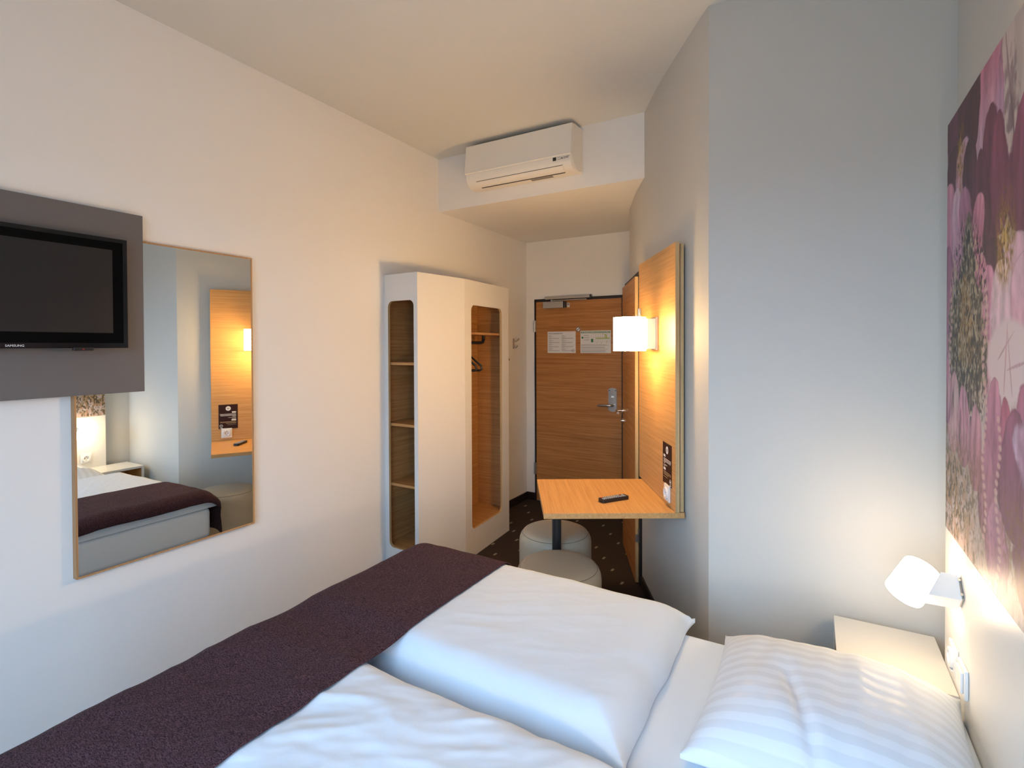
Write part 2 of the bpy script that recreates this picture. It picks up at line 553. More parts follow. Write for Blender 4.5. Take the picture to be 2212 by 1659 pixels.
# bulkhead above the entrance
cb = [p for p in CS if p[1] > YB + 0.005]
i0 = len(CS) - len(cb)
a, b = CS[i0 - 1], CS[i0]
tt = (YB - a[1]) / (b[1] - a[1])
edge = (a[0] + (b[0] - a[0]) * tt, YB)
m = MB().prism([(-L, YB), (edge[0] - 0.001, YB)] + [(p[0] - 0.001, p[1]) for p in cb] + [(-L, YF)], S, H)
struct(m.build('ceiling_bulkhead', WHITE_WALL), 'lowered white ceiling box above the entrance')

# rear wall with the window behind the camera
m = MB()
m.box(-L - 0.1, WX0, REAR_Y - 0.12, REAR_Y, 0, H).box(WX1, XR + 0.1, REAR_Y - 0.12, REAR_Y, 0, H)
m.box(WX0, WX1, REAR_Y - 0.12, REAR_Y, 0, WZ0).box(WX0, WX1, REAR_Y - 0.12, REAR_Y, WZ1, H)
struct(m.build('wall_rear', WHITE_WALL), 'white wall holding the window')
m = MB()
fy0, fy1 = REAR_Y - 0.09, REAR_Y - 0.03
m.box(WX0, WX0 + 0.06, fy0, fy1, WZ0, WZ1).box(WX1 - 0.06, WX1, fy0, fy1, WZ0, WZ1)
m.box(WX0, WX1, fy0, fy1, WZ0, WZ0 + 0.06).box(WX0, WX1, fy0, fy1, WZ1 - 0.06, WZ1)
xm = (WX0 + WX1) / 2
m.box(xm - 0.04, xm + 0.04, fy0, fy1, WZ0, WZ1)
win = struct(m.build('window_1', WHITE_PLASTIC), 'white framed two part window')
for xa, xb in ((WX0 + 0.06, xm - 0.04), (xm + 0.04, WX1 - 0.06)):
    MB().box(xa, xb, REAR_Y - 0.062, REAR_Y - 0.058, WZ0 + 0.06, WZ1 - 0.06).build('pane', GLASS, win)

# baseboards
BB = 0.075
m = MB().box(-L, -L + 0.015, 3.9, YF - 0.015, 0, BB)
struct(m.build('baseboard_left', BLACK_TRIM))
m = MB().box(-L, -2.487, YF - 0.015, YF, 0, BB)
struct(m.build('baseboard_far', BLACK_TRIM))
def offset_strip(pts, off):
    out = []
    for i, p in enumerate(pts):
        q0, q1 = pts[max(i - 1, 0)], pts[min(i + 1, len(pts) - 1)]
        t = Vector((q1[0] - q0[0], q1[1] - q0[1])).normalized()
        out.append((p[0] - t.y * off, p[1] + t.x * off))
    return out
near = [p for p in CS if p[1] < 3.385]
m = MB().prism(near + offset_strip(near, 0.012)[::-1], 0, BB)
struct(m.build('baseboard_curved', BLACK_TRIM))
m = MB().box(-0.395, XR, 2.418, 2.43, 0, BB)
struct(m.build('baseboard_alcove', BLACK_TRIM))

# ================================================================== entrance door
ed = bpy.data.objects.new('door_1', None); COL.objects.link(ed)
ed.matrix_basis = Matrix.Translation((-2.02, YF, 0))
struct(ed, 'oak veneered entrance door in a black frame')
YL = 4.770                       # face of the leaf
fr = MB().box(-2.489, -2.476, 4.766, YF, 0, 2.078).box(-1.562, -1.548, 4.766, YF, 0, 2.078).box(-2.489, -1.548, 4.766, YF, 2.054, 2.078)
fr.build('door_frame', BLACK_TRIM, ed, world=True)
leaf = MB().box(-2.473, -1.565, YL, YF - 0.002, 0.008, 2.051, 0.002).build('door_leaf', OAK_DOOR, ed, world=True)
for zc in (1.803, 0.336):
    MB().tube([(-2.487, 4.758, zc - 0.06), (-2.487, 4.758, zc + 0.06)], 0.0085).box(-2.487, -2.470, 4.760, 4.771, zc - 0.058, zc + 0.058).build('hinge', STEEL, ed, 40, world=True)
# escutcheon with lever and thumb turn
m = MB()
poly = [(-1.693, 0.985), (-1.680, 0.974), (-1.652, 0.968), (-1.624, 0.974), (-1.611, 0.985), (-1.611, 1.182), (-1.624, 1.192), (-1.652, 1.197), (-1.680, 1.192), (-1.693, 1.182)]
m.prism(poly, YL - 0.010, YL, axis='Y')
esc = m.build('lock_plate', STEEL, ed, world=True)
m = MB().tube([(-1.645, YL - 0.008, 1.032), (-1.645, YL - 0.050, 1.032), (-1.655, YL - 0.058, 1.032), (-1.70, YL - 0.060, 1.032), (-1.785, YL - 0.054, 1.028)], 0.010, radii=[0.012, 0.011, 0.011, 0.012, 0.009])
m.build('lever', STEEL, esc, 50, world=True)
m = MB().tube([(-1.652, YL - 0.006, 1.108), (-1.652, YL - 0.016, 1.108)], 0.013).box(-1.6555, -1.6485, YL - 0.034, YL - 0.014, 1.094, 1.122, 0.002)
m.build('thumb_turn', CHROME, esc, 50, world=True)
for xx in (-1.683, -1.621):
    MB().tube([(xx, YL - 0.0115, 1.172), (xx, YL - 0.009, 1.172)], 0.005).build('screw', INK_DARK, esc, 50, world=True)
# closer
cl = MB().box(-2.365, -2.145, 4.712, YL, 1.978, 2.043, 0.003).build('door_closer', SATIN, ed, world=True)
MB().box(-2.145, -2.130, 4.716, YL, 1.980, 2.041, 0.002).build('end_cap', BLACK_METAL, cl, world=True)
MB().box(-2.123, -2.095, YL - 0.0015, YL - 0.0003, 1.985, 2.027).build('closer_label', PAPER, cl, world=True)
MB().box(-2.118, -2.100, YL - 0.0022, YL - 0.0015, 2.004, 2.022).build('label_print', INK_GREY, cl, world=True)
MB().box(-2.352, -1.872, 4.735, 4.766, 2.068, 2.096, 0.002).build('slide_rail', SATIN, ed, world=True)
MB().box(-1.872, -1.858, 4.735, 4.766, 2.064, 2.098).build('rail_end', BLACK_METAL, ed, world=True)
MB().box(-2.288, -1.90, 4.728, 4.742, 2.050, 2.058, tf=None).tube([(-2.275, 4.735, 2.040), (-2.275, 4.735, 2.062)], 0.008).build('closer_arm', STEEL, ed, world=True)

# sheets on the door --------------------------------------------------
YN = YL - 0.0012
def bar(mb, x0, x1, z0, z1, y=YN - 0.0009):
    mb.box(x0, x1, y, y + 0.0006, z0, z1)
FACE_DOOR = lambda x, y, z: Matrix.Translation((x, y, z)) @ Matrix.Rotation(R(90), 4, 'X')
rnd = random.Random(4)
s1 = thing('notice_sheet', 'white hotel information sheet, left of two on entrance door', 'notice', (-2.186, YN, 1.527), group=None)
s1 = MB().box(-2.340, -2.032, YN, YL - 0.0002, 1.528, 1.744).build('paper', PAPER, s1, world=True)
put_text('heading', 'HOTEL INFORMATION', 0.0165, INK_DARK, s1, Matrix.Translation((-0.144, -0.001, 0.196)) @ Matrix.Rotation(R(90), 4, 'X'), 'LEFT', 0.92)
m = MB()
for cx in (-2.330, -2.184):
    z = 1.703
    for para in (1, 2, 1, 2, 1, 2, 1, 2):
        w = 0.028 + 0.012 * rnd.random()
        bar(m, cx, cx + w, z - 0.0032, z); z -= 0.0068
        for _ in range(para):
            bar(m, cx, cx + (0.132 if para == 2 else 0.06) * (0.85 + 0.15 * rnd.random()), z - 0.0022, z); z -= 0.0055
        z -= 0.0055
m.build('text_lines', INK_GREY, s1, world=True)
m = MB().lathe([(0.0135, 0), (0.0160, 0), (0.0160, 0.0005), (0.0135, 0.0005)], 32, Matrix.Translation((-2.058, YN - 0.0008, 1.552)) @ Matrix.Rotation(R(90), 4, 'X'), close=True)
m.build('logo_ring', INK_DARK, s1, world=True)
put_text('logo_text', 'B&B', 0.0105, INK_DARK, s1, Matrix.Translation((0.128, -0.001, 0.025)) @ Matrix.Rotation(R(90), 4, 'X'), sx=1.05)
s2 = thing('notice_sheet', 'white escape plan sheet with green header on entrance door', 'notice', (-1.825, YN, 1.528))
s2 = MB().box(-1.981, -1.669, YN, YL - 0.0002, 1.528, 1.747).build('paper', PAPER, s2, world=True)
m = MB(); bar(m, -1.975, -1.676, 1.723, 1.738); m.build('header_bar', INK_GREEN, s2, world=True)
m = MB()
x = -1.966
while x < -1.69:
    w = 0.008 + 0.014 * rnd.random(); bar(m, x, min(x + w, -1.684), 1.728, 1.733, YN - 0.0014); x += w + 0.004
m.build('header_print', INK_WHITE, s2, world=True)
m = MB()
for z in (1.704, 1.698, 1.683, 1.677, 1.661, 1.655):
    bar(m, -1.945, -1.945 + 0.055 + 0.008 * rnd.random(), z - 0.0022, z)
for k in range(14):
    z = 1.613 - k * 0.0058
    if k in (3, 8): continue
    bar(m, -1.973, -1.973 + 0.29 * (0.82 + 0.18 * rnd.random()), z - 0.002, z)
# plan lines
for x in [-1.868 + 0.0231 * k for k in range(9)]:
    bar(m, x, x + 0.001, 1.680, 1.715); bar(m, x, x + 0.001, 1.637, 1.661)
for z in (1.7145, 1.6805, 1.6605, 1.6365):
    bar(m, -1.868, -1.684, z, z + 0.001)
m.build('text_lines', INK_GREY, s2, world=True)
m = MB(); bar(m, -1.822, -1.683, 1.667, 1.675); bar(m, -1.722, -1.712, 1.675, 1.708); bar(m, -1.735, -1.722, 1.700, 1.708); m.build('escape_route', INK_LIME, s2, world=True)
m = MB(); bar(m, -1.871, -1.848, 1.634, 1.667); m.build('exit_symbol', INK_GREEN, s2, world=True)
m = MB().lathe([(0, 0), (0.0105, 0), (0.0105, 0.0006), (0, 0.0006)], 24, Matrix.Translation((-1.960, YN - 0.0006, 1.679)) @ Matrix.Rotation(R(90), 4, 'X'))
m.build('location_symbol', INK_GREEN, s2, world=True)
for x, z in ((-1.750, 1.711), (-1.735, 1.686), (-1.714, 1.641), (-1.815, 1.624), (-1.768, 1.624), (-1.716, 1.624)):
    m = MB(); bar(m, x, x + 0.006, z, z + 0.005); m.build('red_symbol', INK_RED, s2, world=True)
# no smoking sticker
s3 = thing('sticker', 'small round no smoking sticker between the two door sheets', 'sticker', (-2.005, YN, 1.74))
T = Matrix.Translation((-2.005, YN - 0.0002, 1.762)) @ Matrix.Rotation(R(90), 4, 'X')
s3 = MB().lathe([(0, -0.001), (0.0235, -0.001), (0.0235, 0.0003), (0, 0.0003)], 32, T).build('disc', INK_WHITE, s3, world=True)
m = MB().lathe([(0.0175, 0.0003), (0.0225, 0.0003), (0.0225, 0.0009), (0.0175, 0.0009)], 32, T, close=True)
m.box(-0.0020, 0.0020, -0.019, 0.019, 0.0003, 0.0010, tf=T @ Matrix.Rotation(R(-45), 4, 'Z'))
m.box(-0.012, 0.010, -0.0018, 0.0018, 0.0003, 0.0008, tf=T @ Matrix.Rotation(R(18), 4, 'Z'))
m.build('symbol', INK_DARK, s3, world=True)

# ================================================================== bathroom door (closed, in the curved wall)
BD = Matrix.Translation((-1.029, 3.417, 0)) @ Matrix.Rotation(math.atan2(0.908, -0.419), 4, 'Z')
bd = bpy.data.objects.new('door_2', None); COL.objects.link(bd); bd.matrix_basis = BD
struct(bd, 'narrow oak bathroom door in the curved wall')
MB().box(-0.030, 0.000, -0.075, -0.024, 0, 2.095).box(0.688, 0.735, -0.075, -0.024, 0, 2.095).box(-0.030, 0.735, -0.075, -0.024, 2.065, 2.095).build('door_frame', BLACK_TRIM, bd)
lf = MB().box(0, 0.700, -0.022, 0.0, 0.010, 2.060, 0.0015).build('door_leaf', OAK_DOOR, bd)
MB().box(-0.0012, 0.0, -0.0215, -0.0005, 0.012, 2.058).build('edge_band', OAK_EDGE_Z, lf)
for zc in (0.330, 1.80):
    MB().tube([(-0.006, -0.024, zc - 0.045), (-0.006, -0.024, zc + 0.045)], 0.008).box(-0.004, -0.0015, -0.022, 0.0, zc - 0.045, zc + 0.005).build('hinge', STEEL, bd, 40)
m = MB().tube([(0.640, 0.0, 1.085), (0.640, 0.008, 1.085)], 0.026, 24).tube([(0.640, 0.004, 1.085), (0.640, 0.050, 1.085)], 0.010, 16)
m.tube([(0.648, 0.052, 1.083), (0.600, 0.055, 1.083), (0.525, 0.055, 1.081)], 0.010, 16)
m.build('lever', CHROME, bd, 45)
m = MB().tube([(0.640, 0.0, 1.005), (0.640, 0.008, 1.005)], 0.026, 24).tube([(0.640, 0.006, 1.005), (0.640, 0.022, 1.005)], 0.012, 16)
m.build('privacy_turn', CHROME, bd, 45)

# ================================================================== wardrobe
WA, WB_, WC, WD = Vector((-2.594, 2.700)), Vector((-2.285, 2.690)), Vector((-2.225, 3.150)), Vector((-2.280, 3.880))
WH = 2.098
wr = thing('wardrobe', 'tall white angular wardrobe with two rounded openings and oak interior', 'wardrobe', (-2.42, 3.25, 0))
def mapper(P, Q):
    d = (Q - P).normalized(); n = Vector((-d.y, d.x))
    return lambda s, t, z: (P.x + d.x * s + n.x * t, P.y + d.y * s + n.y * t, z)
lab, lbc, lcd = (WB_ - WA).length, (WC - WB_).length, (WD - WC).length
OAKW = wood('oak_wardrobe_lining', srgb(200, 150, 96), srgb(168, 118, 68), 'X')
OAKW_Y = wood('oak_wardrobe_lining_y', srgb(200, 150, 96), srgb(168, 118, 68), 'Y')
MB().board_hole(mapper(WA, WB_), lab, 0, WH, (0.038, 0.276, 0.205, 1.914, 0.042), 0.019).build('side_panel', [WHITE_LAM, OAK_EDGE_Z], wr, world=True)
MB().board_hole(mapper(WC, WD), lcd, 0, WH, (0.095, 0.602, 0.205, 1.912, 0.045), 0.019).build('front_frame', [WHITE_LAM, OAK_EDGE_Z], wr, world=True)
mf = mapper(WB_, WC)
m = MB()
pp = [mf(0, 0, 0), mf(lbc, 0, 0), mf(lbc - 0.003, 0.019, 0), mf(0.012, 0.019, 0)]
m.prism([p[:2] for p in pp], 0, WH)
fp = m.build('front_panel', WHITE_LAM, wr, world=True)
m = MB()
pp = [mf(0.015, 0.0195, 0), mf(lbc - 0.012, 0.0195, 0), mf(lbc - 0.012, 0.022, 0), mf(0.015, 0.022, 0)]
m.prism([p[:2] for p in pp], 0.19, WH - 0.02)
m.build('inner_lining', OAKW_Y, wr, world=True)
inner = [(-2.594, 2.722), (-2.303, 2.714), (-2.246, 3.150), (-2.300, 3.858), (-2.594, 3.858)]
outer = [(-2.594, 2.700), (-2.285, 2.690), (-2.225, 3.150), (-2.280, 3.880), (-2.594, 3.880)]
MB().prism(inner, WH - 0.020, WH - 0.001).build('top_board', WHITE_LAM, wr, world=True)
MB().prism(inner, 0.184, 0.2045).build('bottom_board', OAKW, wr, world=True)
MB().box(-2.594, -2.281, 3.860, 3.880, 0, WH).build('end_panel', [WHITE_LAM], wr, world=True)
MB().box(-2.590, -2.302, 3.855, 3.8595, 0.205, WH - 0.02).build('end_lining', OAKW, wr, world=True)
MB().box(-2.594, -2.588, 2.722, 3.855, 0.2045, WH - 0.02).build('back_board', OAKW_Y, wr, world=True)
MB().box(-2.588, -2.250, 3.142, 3.160, 0.2045, WH - 0.02).build('partition', OAKW, wr, world=True)
for z in (1.490, 1.065, 0.647):
    MB().prism([(-2.587, 2.724), (-2.305, 2.716), (-2.252, 3.140), (-2.587, 3.140)], z - 0.018, z).build('shelf', [OAKW], wr, world=True)
MB().prism([(-2.587, 3.162), (-2.250, 3.162), (-2.304, 3.853), (-2.587, 3.853)], 1.690, 1.708).build('hat_shelf', OAKW, wr, world=True)
m = MB().tube([(-2.42, 3.70, 1.692), (-2.42, 3.70, 1.655), (-2.42, 3.685, 1.634), (-2.42, 3.655, 1.628), (-2.42, 3.26, 1.628), (-2.42, 3.235, 1.634), (-2.42, 3.22, 1.655), (-2.42, 3.22, 1.692)], 0.0135, 14)
m.build('clothes_rail', BLACK_METAL, wr, 60, world=True)

def hanger(y, ang, label):
    t = thing('clothes_hanger', label, 'hanger', (-2.42, y, 1.628), R(ang), 'hangers on the wardrobe rail')
    hook = [(0, 0.0, 0.0)]
    path = [(0.018 * math.cos(R(a)), 0, 0.004 + 0.018 * math.sin(R(a))) for a in range(200, -70, -20)]
    path += [(0.0, 0, -0.03), (0.0, 0, -0.06)]
    MB().tube(path, 0.0028, 8).build('hook', STEEL, t, 60)
    m = MB().tube([(-0.13, 0, -0.215), (-0.125, 0, -0.185), (0.0, 0, -0.075), (0.125, 0, -0.185), (0.13, 0, -0.215), (0.115, 0, -0.222), (-0.115, 0, -0.222), (-0.13, 0, -0.215)], 0.009, 10)
    m.build('shoulder_frame', BLACK_PLASTIC, t, 60)
    return t
hanger(3.44, 18, 'black clothes hanger in wardrobe, the one nearer the desk')
hanger(3.36, 30, 'black clothes hanger in wardrobe, the one nearer the bed')

# coat hooks by the wardrobe
def coat_hook(y, z, label):
    t = thing('coat_hook', label, 'hook', (-L, y, z), 0)
    MB().box(0, 0.006, -0.014, 0.014, -0.052, 0.052, 0.002).build('plate', CHROME, t)
    MB().tube([(0.004, 0, 0.020), (0.030, 0, 0.018), (0.058, 0, 0.040), (0.064, 0, 0.052)], 0.007, 12).build('upper_prong', CHROME, t, 60)
    MB().tube([(0.004, 0, -0.036), (0.028, 0, -0.044), (0.042, 0, -0.030), (0.046, 0, -0.018)], 0.007, 12).build('lower_prong', CHROME, t, 60)
coat_hook(4.512, 1.625, 'chrome double coat hook on wall between wardrobe and entrance door')
t = thing('wall_peg', 'tiny chrome peg on wall just beside the wardrobe edge', 'peg', (-L, 4.395, 1.466))
MB().lathe([(0.006, 0), (0.006, 0.012), (0.011, 0.014), (0.011, 0.020), (0, 0.021)], 20, Matrix.Rotation(R(90), 4, 'Y')).build('knob', CHROME, t, 40)

# ================================================================== air conditioner
ac = thing('air_conditioner', 'white wall mounted split air conditioner under the ceiling', 'air conditioner', (-1.78, YB, 2.75))
AX0, AX1 = -2.200, -1.357
prof = [(3.319, 3.066), (3.185, 3.066), (3.160, 3.058), (3.148, 3.045), (3.135, 2.858), (3.128, 2.846), (3.129, 2.815), (3.140, 2.788), (3.160, 2.768), (3.190, 2.755), (3.240, 2.752), (3.319, 2.772)]
prof_in = [(3.319, 3.060), (3.19, 3.060), (3.170, 3.052), (3.158, 3.036), (3.146, 2.858), (3.142, 2.846), (3.143, 2.820), (3.154, 2.796), (3.174, 2.778), (3.198, 2.766), (3.245, 2.762), (3.319, 2.780)]
m = MB()
b = bmesh.new()
rings = []
for x, pf in ((AX0, prof_in), (AX0 + 0.010, prof), (AX1 - 0.010, prof), (AX1, prof_in)):
    rings.append([b.verts.new((x, p[0], p[1])) for p in pf])
for A, B_ in zip(rings, rings[1:]):
    for k in range(len(prof)):
        j = (k + 1) % len(prof)
        b.faces.new((A[k], A[j], B_[j], B_[k]))
b.faces.new(rings[0]); b.faces.new(rings[-1][::-1])
m._merge(b)
cas = m.build('casing', AC_PLASTIC, ac, 32, world=True)
m = MB()
fpz = [(3.1475, 3.056), (3.140, 3.052), (3.122, 2.868), (3.119, 2.852), (3.126, 2.847), (3.136, 2.850)]
m.prism(fpz, AX0 + 0.003, AX1 - 0.003, axis='X')
m.build('front_panel', AC_PLASTIC, ac, 25, world=True)
# outlet flap and slot follow the curved underside
def under(u):      # u 0..1 along the lower profile from (3.130,2.812) to (3.190,2.755)
    P = [(3.1285, 2.817), (3.140, 2.788), (3.160, 2.768), (3.190, 2.755), (3.215, 2.7535)]
    k = min(int(u * 4), 3); f = u * 4 - k
    return (P[k][0] * (1 - f) + P[k + 1][0] * f, P[k][1] * (1 - f) + P[k + 1][1] * f)
def strip(u0, u1, x0, x1, lift, th):
    pts = [under(u0 + (u1 - u0) * i / 6) for i in range(7)]
    out, inn = [], []
    for i, p in enumerate(pts):
        q0, q1 = pts[max(i - 1, 0)], pts[min(i + 1, 6)]
        t = Vector((q1[0] - q0[0], q1[1] - q0[1])).normalized(); n = Vector((t.y, -t.x)) * -1
        n = Vector((-abs(t.y), -abs(t.x)))
        out.append((p[0] + n.x * (lift + th), p[1] + n.y * (lift + th))); inn.append((p[0] + n.x * lift, p[1] + n.y * lift))
    return MB().prism(out + inn[::-1], x0, x1, axis='X')
strip(0.26, 0.70, -2.110, -1.428, 0.0005, 0.0035).build('air_flap', AC_PLASTIC, ac, 40, world=True)
strip(0.715, 0.84, -2.095, -1.432, -0.0005, 0.0015).build('outlet_slot', DARK_SLOT, ac, 40, world=True)
strip(0.235, 0.258, -2.110, -1.428, -0.0005, 0.001).build('flap_gap', DARK_SLOT, ac, 40, world=True)
lb = strip(0.90, 1.0, -1.700, -1.535, 0.0001, 0.0006); lb.box(-1.700, -1.535, 3.215, 3.235, 2.7515, 2.7530)
lb.build('rating_label', INK_GREY, ac, 40, world=True)
MB().box(-1.492, -1.468, 3.1255, 3.1275, 2.820, 2.842).build('display_window', INK_DARK, cas, world=True)
m = MB()
for i in range(3):
    m.box(-1.458 + 0.008 * i, -1.453 + 0.008 * i, 3.1262, 3.1285, 2.836, 2.838).box(-1.458 + 0.008 * i, -1.453 + 0.008 * i, 3.1262, 3.1285, 2.824, 2.826)
dia = lambda cx, cz, ang: [(cx + 0.0085 * (a * math.cos(R(ang)) - c * math.sin(R(ang))), cz + 0.0085 * (a * math.sin(R(ang)) + c * math.cos(R(ang)))) for a, c in ((0, 0), (-0.29, 0.5), (0, 1), (0.29, 0.5))]
for ang in (0, 120, 240):
    m.prism(dia(-1.427, 2.830, ang), 3.1262, 3.1285, axis='Y')
m.build('logo_mark', INK_DARK, cas, world=True)
for i, (tx, zz) in enumerate((('MITSUBISHI', 2.8345), ('ELECTRIC', 2.8265))):
    put_text('logo_text', tx, 0.0085, INK_DARK, cas, Matrix.Translation((-1.415 + 1.78, 3.1262 - YB, zz - 2.75)) @ Matrix.Rotation(R(90), 4, 'X'), 'LEFT', 0.95)

# ================================================================== television and its board
XB = -2.545
tb = thing('television_board', 'taupe grey wall board behind the television', 'wall panel', (-L, 0.715, 1.408))
MB().box(-L + 0.0005, XB, 0.26, 1.170, 1.408, 2.176, 0.0015).build('board', GREY_BOARD, tb, world=True)
tv = thing('television', 'black flat television mounted on grey board', 'television', (-2.52, 0.724, 1.598))
XT = -2.488
MB().box(XB, XT + 0.0, 0.42, 1.03, 1.66, 2.0).build('rear_housing', BLACK_PLASTIC, tv, world=True)
y0, y1, z0, z1 = 0.366, 1.082, 1.599, 2.048
def hframe(y0, y1, z0, z1, bl, bt, bb, xa, xb):
    return MB().box(xa, xb, y0, y0 + bl, z0, z1).box(xa, xb, y1 - bl, y1, z0, z1).box(xa, xb, y0 + bl, y1 - bl, z1 - bt, z1).box(xa, xb, y0 + bl, y1 - bl, z0, z0 + bb)
hframe(y0, y1, z0, z1, 0.016, 0.016, 0.020, XT - 0.03, XT + 0.002).build('bezel', BLACK_GLOSS, tv, world=True)
bez = [c for c in tv.children if c.name.startswith('bezel')][0]
MB().box(XT - 0.02, XT - 0.0005, y0 + 0.016, y1 - 0.016, z0 + 0.020, z1 - 0.016).build('screen', SCREEN, tv, world=True)
MB().box(XT - 0.012, XT + 0.004, 0.895, 0.962, z0 - 0.010, z0 + 0.003, 0.003).build('sensor', BLACK_PLASTIC, tv, world=True)
MB().box(XT + 0.0035, XT + 0.0046, 0.924, 0.930, z0 - 0.006, z0 - 0.003).build('standby_light', RED_LED, tv, world=True)
put_text('logo_text', 'SAMSUNG', 0.0115, INK_WHITE, bez, Matrix.Translation((XT + 0.0022 + 2.52, 0, 1.6085 - 1.598)) @ Matrix.Rotation(R(90), 4, 'Z') @ Matrix.Rotation(R(90), 4, 'X'), sx=1.0)

# ================================================================== mirror
my0, my1, mz0, mz1 = 0.923, 1.694, 0.665, 2.069
mi = thing('wall_mirror', 'tall rectangular mirror in thin oak frame on white wall', 'mirror', (-L, (my0 + my1) / 2, mz0))
XM = -2.565
m = MB()
for (a, b, c, d) in ((my0, my0 + 0.007, mz0, mz1), (my1 - 0.007, my1, mz0, mz1), (my0 + 0.007, my1 - 0.007, mz0, mz0 + 0.007), (my0 + 0.007, my1 - 0.007, mz1 - 0.007, mz1)):
    m.box(-L + 0.001, XM + 0.002, a, b, c, d)
m.build('frame', OAK_FRAME, mi, world=True)
MB().box(-L + 0.002, XM, my0 + 0.007, my1 - 0.007, mz0 + 0.007, mz1 - 0.007).build('glass', MIRROR, mi, world=True)

# ================================================================== desk with back panel, lamp, card, socket
DW = Matrix.Translation((-0.584, 2.608, 0)) @ Matrix.Rotation(math.atan2(0.864, -0.503), 4, 'Z')
DROT = math.atan2(0.864, -0.503)
dk = thing('oak_wall_panel', 'tall oak panel rising behind the wall desk', 'wall panel', (-0.584, 2.608, 0), DROT)
fb = MB().box(0, 0.724, -0.021, 0, 0.7765, 2.106, 0.001).build('front_board', OAK_X, dk)
MB().box(-0.0008, 0.0, -0.0205, -0.0005, 0.777, 2.105).build('edge_band', OAK_EDGE_Z, fb)
MB().box(0.03, 0.694, -0.0268, -0.0212, 0.80, 2.08).build('spacer', BLACK_TRIM, dk)
MB().box(0.010, 0.714, -0.045, -0.0270, 0.7765, 2.100, 0.001).build('backing_board', OAK_EDGE_Z, dk)
ds = thing('desk', 'oak wall desk with rounded black post leg', 'desk', (-0.584, 2.608, 0), DROT)
MB().box(0.0, 0.660, -0.046, 0.648, 0.7485, 0.7755, 0.0008).build('tabletop', OAK_X, ds)
pc = DW.inverted() @ Vector((-1.242, 2.638, 0))
m = MB().tube([(pc.x, pc.y, 0.010), (pc.x, pc.y, 0.7485)], 0.026, 24)
m.build('post', BLACK_METAL, ds, 60)
MB().lathe([(0, 0), (0.06, 0), (0.06, 0.006), (0.03, 0.010), (0, 0.010)], 32, Matrix.Translation((pc.x, pc.y, 0.0))).build('foot_plate', BLACK_METAL, ds, 40)
MB().lathe([(0, 0.742), (0.055, 0.742), (0.055, 0.7484), (0, 0.7484)], 32, Matrix.Translation((pc.x, pc.y, 0.0))).build('mounting_plate', BLACK_METAL, ds, 40)

# desk wall lamp ------------------------------------------------------
SHADE_DRUM = emissive('lit_drum_shade', (1.0, 0.61, 0.235), DRUM_EMIT)
SHADE_DRUM_BACK = emissive('lit_drum_shade_back', (1.0, 0.61, 0.235), DRUM_EMIT * 0.16)
SHADE_DRUM_BASE = emissive('lit_drum_diffuser', (1.0, 0.61, 0.235), DRUM_EMIT * 0.55)
SHADE_READ = emissive('lit_glass_shade', (1.0, 0.74, 0.46), READ_EMIT)
SHADE_READ2 = emissive('lit_glass_shade', (1.0, 0.82, 0.62), READ2_EMIT)
lm = thing('wall_lamp', 'lit white drum wall lamp on the oak desk panel', 'lamp', (-0.584, 2.608, 1.57), DROT)
lx, ly = 0.343, 0.146
T = Matrix.Translation((lx, ly, 0))
m = MB().lathe([(0.0885, 0.0), (0.0885, 0.186), (0.0865, 0.186), (0.0865, 0.0)], 48, T, close=True)
for f in m.bm.faces:                    # emission painted weaker at the shade's back, so the oak panel isn't washed out
    c = f.calc_center_median()
    if math.degrees(math.atan2(abs(c.x - lx), -(c.y - ly))) < 78: f.material_index = 1
m.build('shade', [SHADE_DRUM, SHADE_DRUM_BACK], lm, 40)
MB().box(lx - 0.045, lx + 0.045, 0.0125, 0.060, 0.010, 0.178, 0.002).build('bracket', WHITE_PLASTIC, lm)
MB().box(lx - 0.055, lx + 0.055, 0.0005, 0.0125, 0.004, 0.186, 0.001).build('back_plate', STEEL, lm)
MB().tube([(lx, 0.050, 0.17), (lx, 0.075, 0.17), (lx, 0.085, 0.172), (lx, 0.087, 0.205), (lx, 0.087, 0.235)], 0.0045, 10).build('switch_rod', STEEL, lm, 50)
for zd, dm in ((0.004, SHADE_DRUM_BASE), (0.180, WHITE_PLASTIC)):
    MB().lathe([(0, zd), (0.0864, zd), (0.0864, zd + 0.002), (0, zd + 0.002)], 48, T).build('diffuser', dm, lm, 40)

# brown card ----------------------------------------------------------
cd = thing('info_card', 'dark brown printed card on the desk panel', 'card', (-0.584, 2.608, 0.88), DROT)
cd = MB().box(0.056, 0.206, 0.0004, 0.0016, 0.0, 0.213).build('card', CARD_BROWN, cd)
FP = lambda x, z, y=0.0018: Matrix.Translation((x, y, z)) @ Matrix.Rotation(R(180), 4, 'Z') @ Matrix.Rotation(R(90), 4, 'X')
m = MB().lathe([(0, 0), (0.020, 0), (0.020, 0.0004), (0, 0.0004)], 32, FP(0.131, 0.178, 0.0017))
m.build('badge', INK_WHITE, cd)
MB().box(0.160, 0.192, 0.0016, 0.0021, 0.138, 0.150).build('title_chip', INK_WHITE, cd)
MB().box(0.156, 0.192, 0.0016, 0.0021, 0.070, 0.082).build('title_chip', INK_WHITE, cd)
m = MB()
for k, w in enumerate((0.125, 0.125, 0.12, 0.03)):
    m.box(0.192 - w, 0.192, 0.0016, 0.0021, 0.128 - k * 0.0075, 0.1305 - k * 0.0075)
m.box(0.130, 0.192, 0.0016, 0.0021, 0.0955, 0.0975).box(0.160, 0.192, 0.0016, 0.0021, 0.0885, 0.0905)
m.build('white_lines', INK_WHITE, cd)
m = MB()
for k, w in enumerate((0.125, 0.125, 0.08)):
    m.box(0.192 - w, 0.192, 0.0016, 0.0021, 0.060 - k * 0.0075, 0.0625 - k * 0.0075)
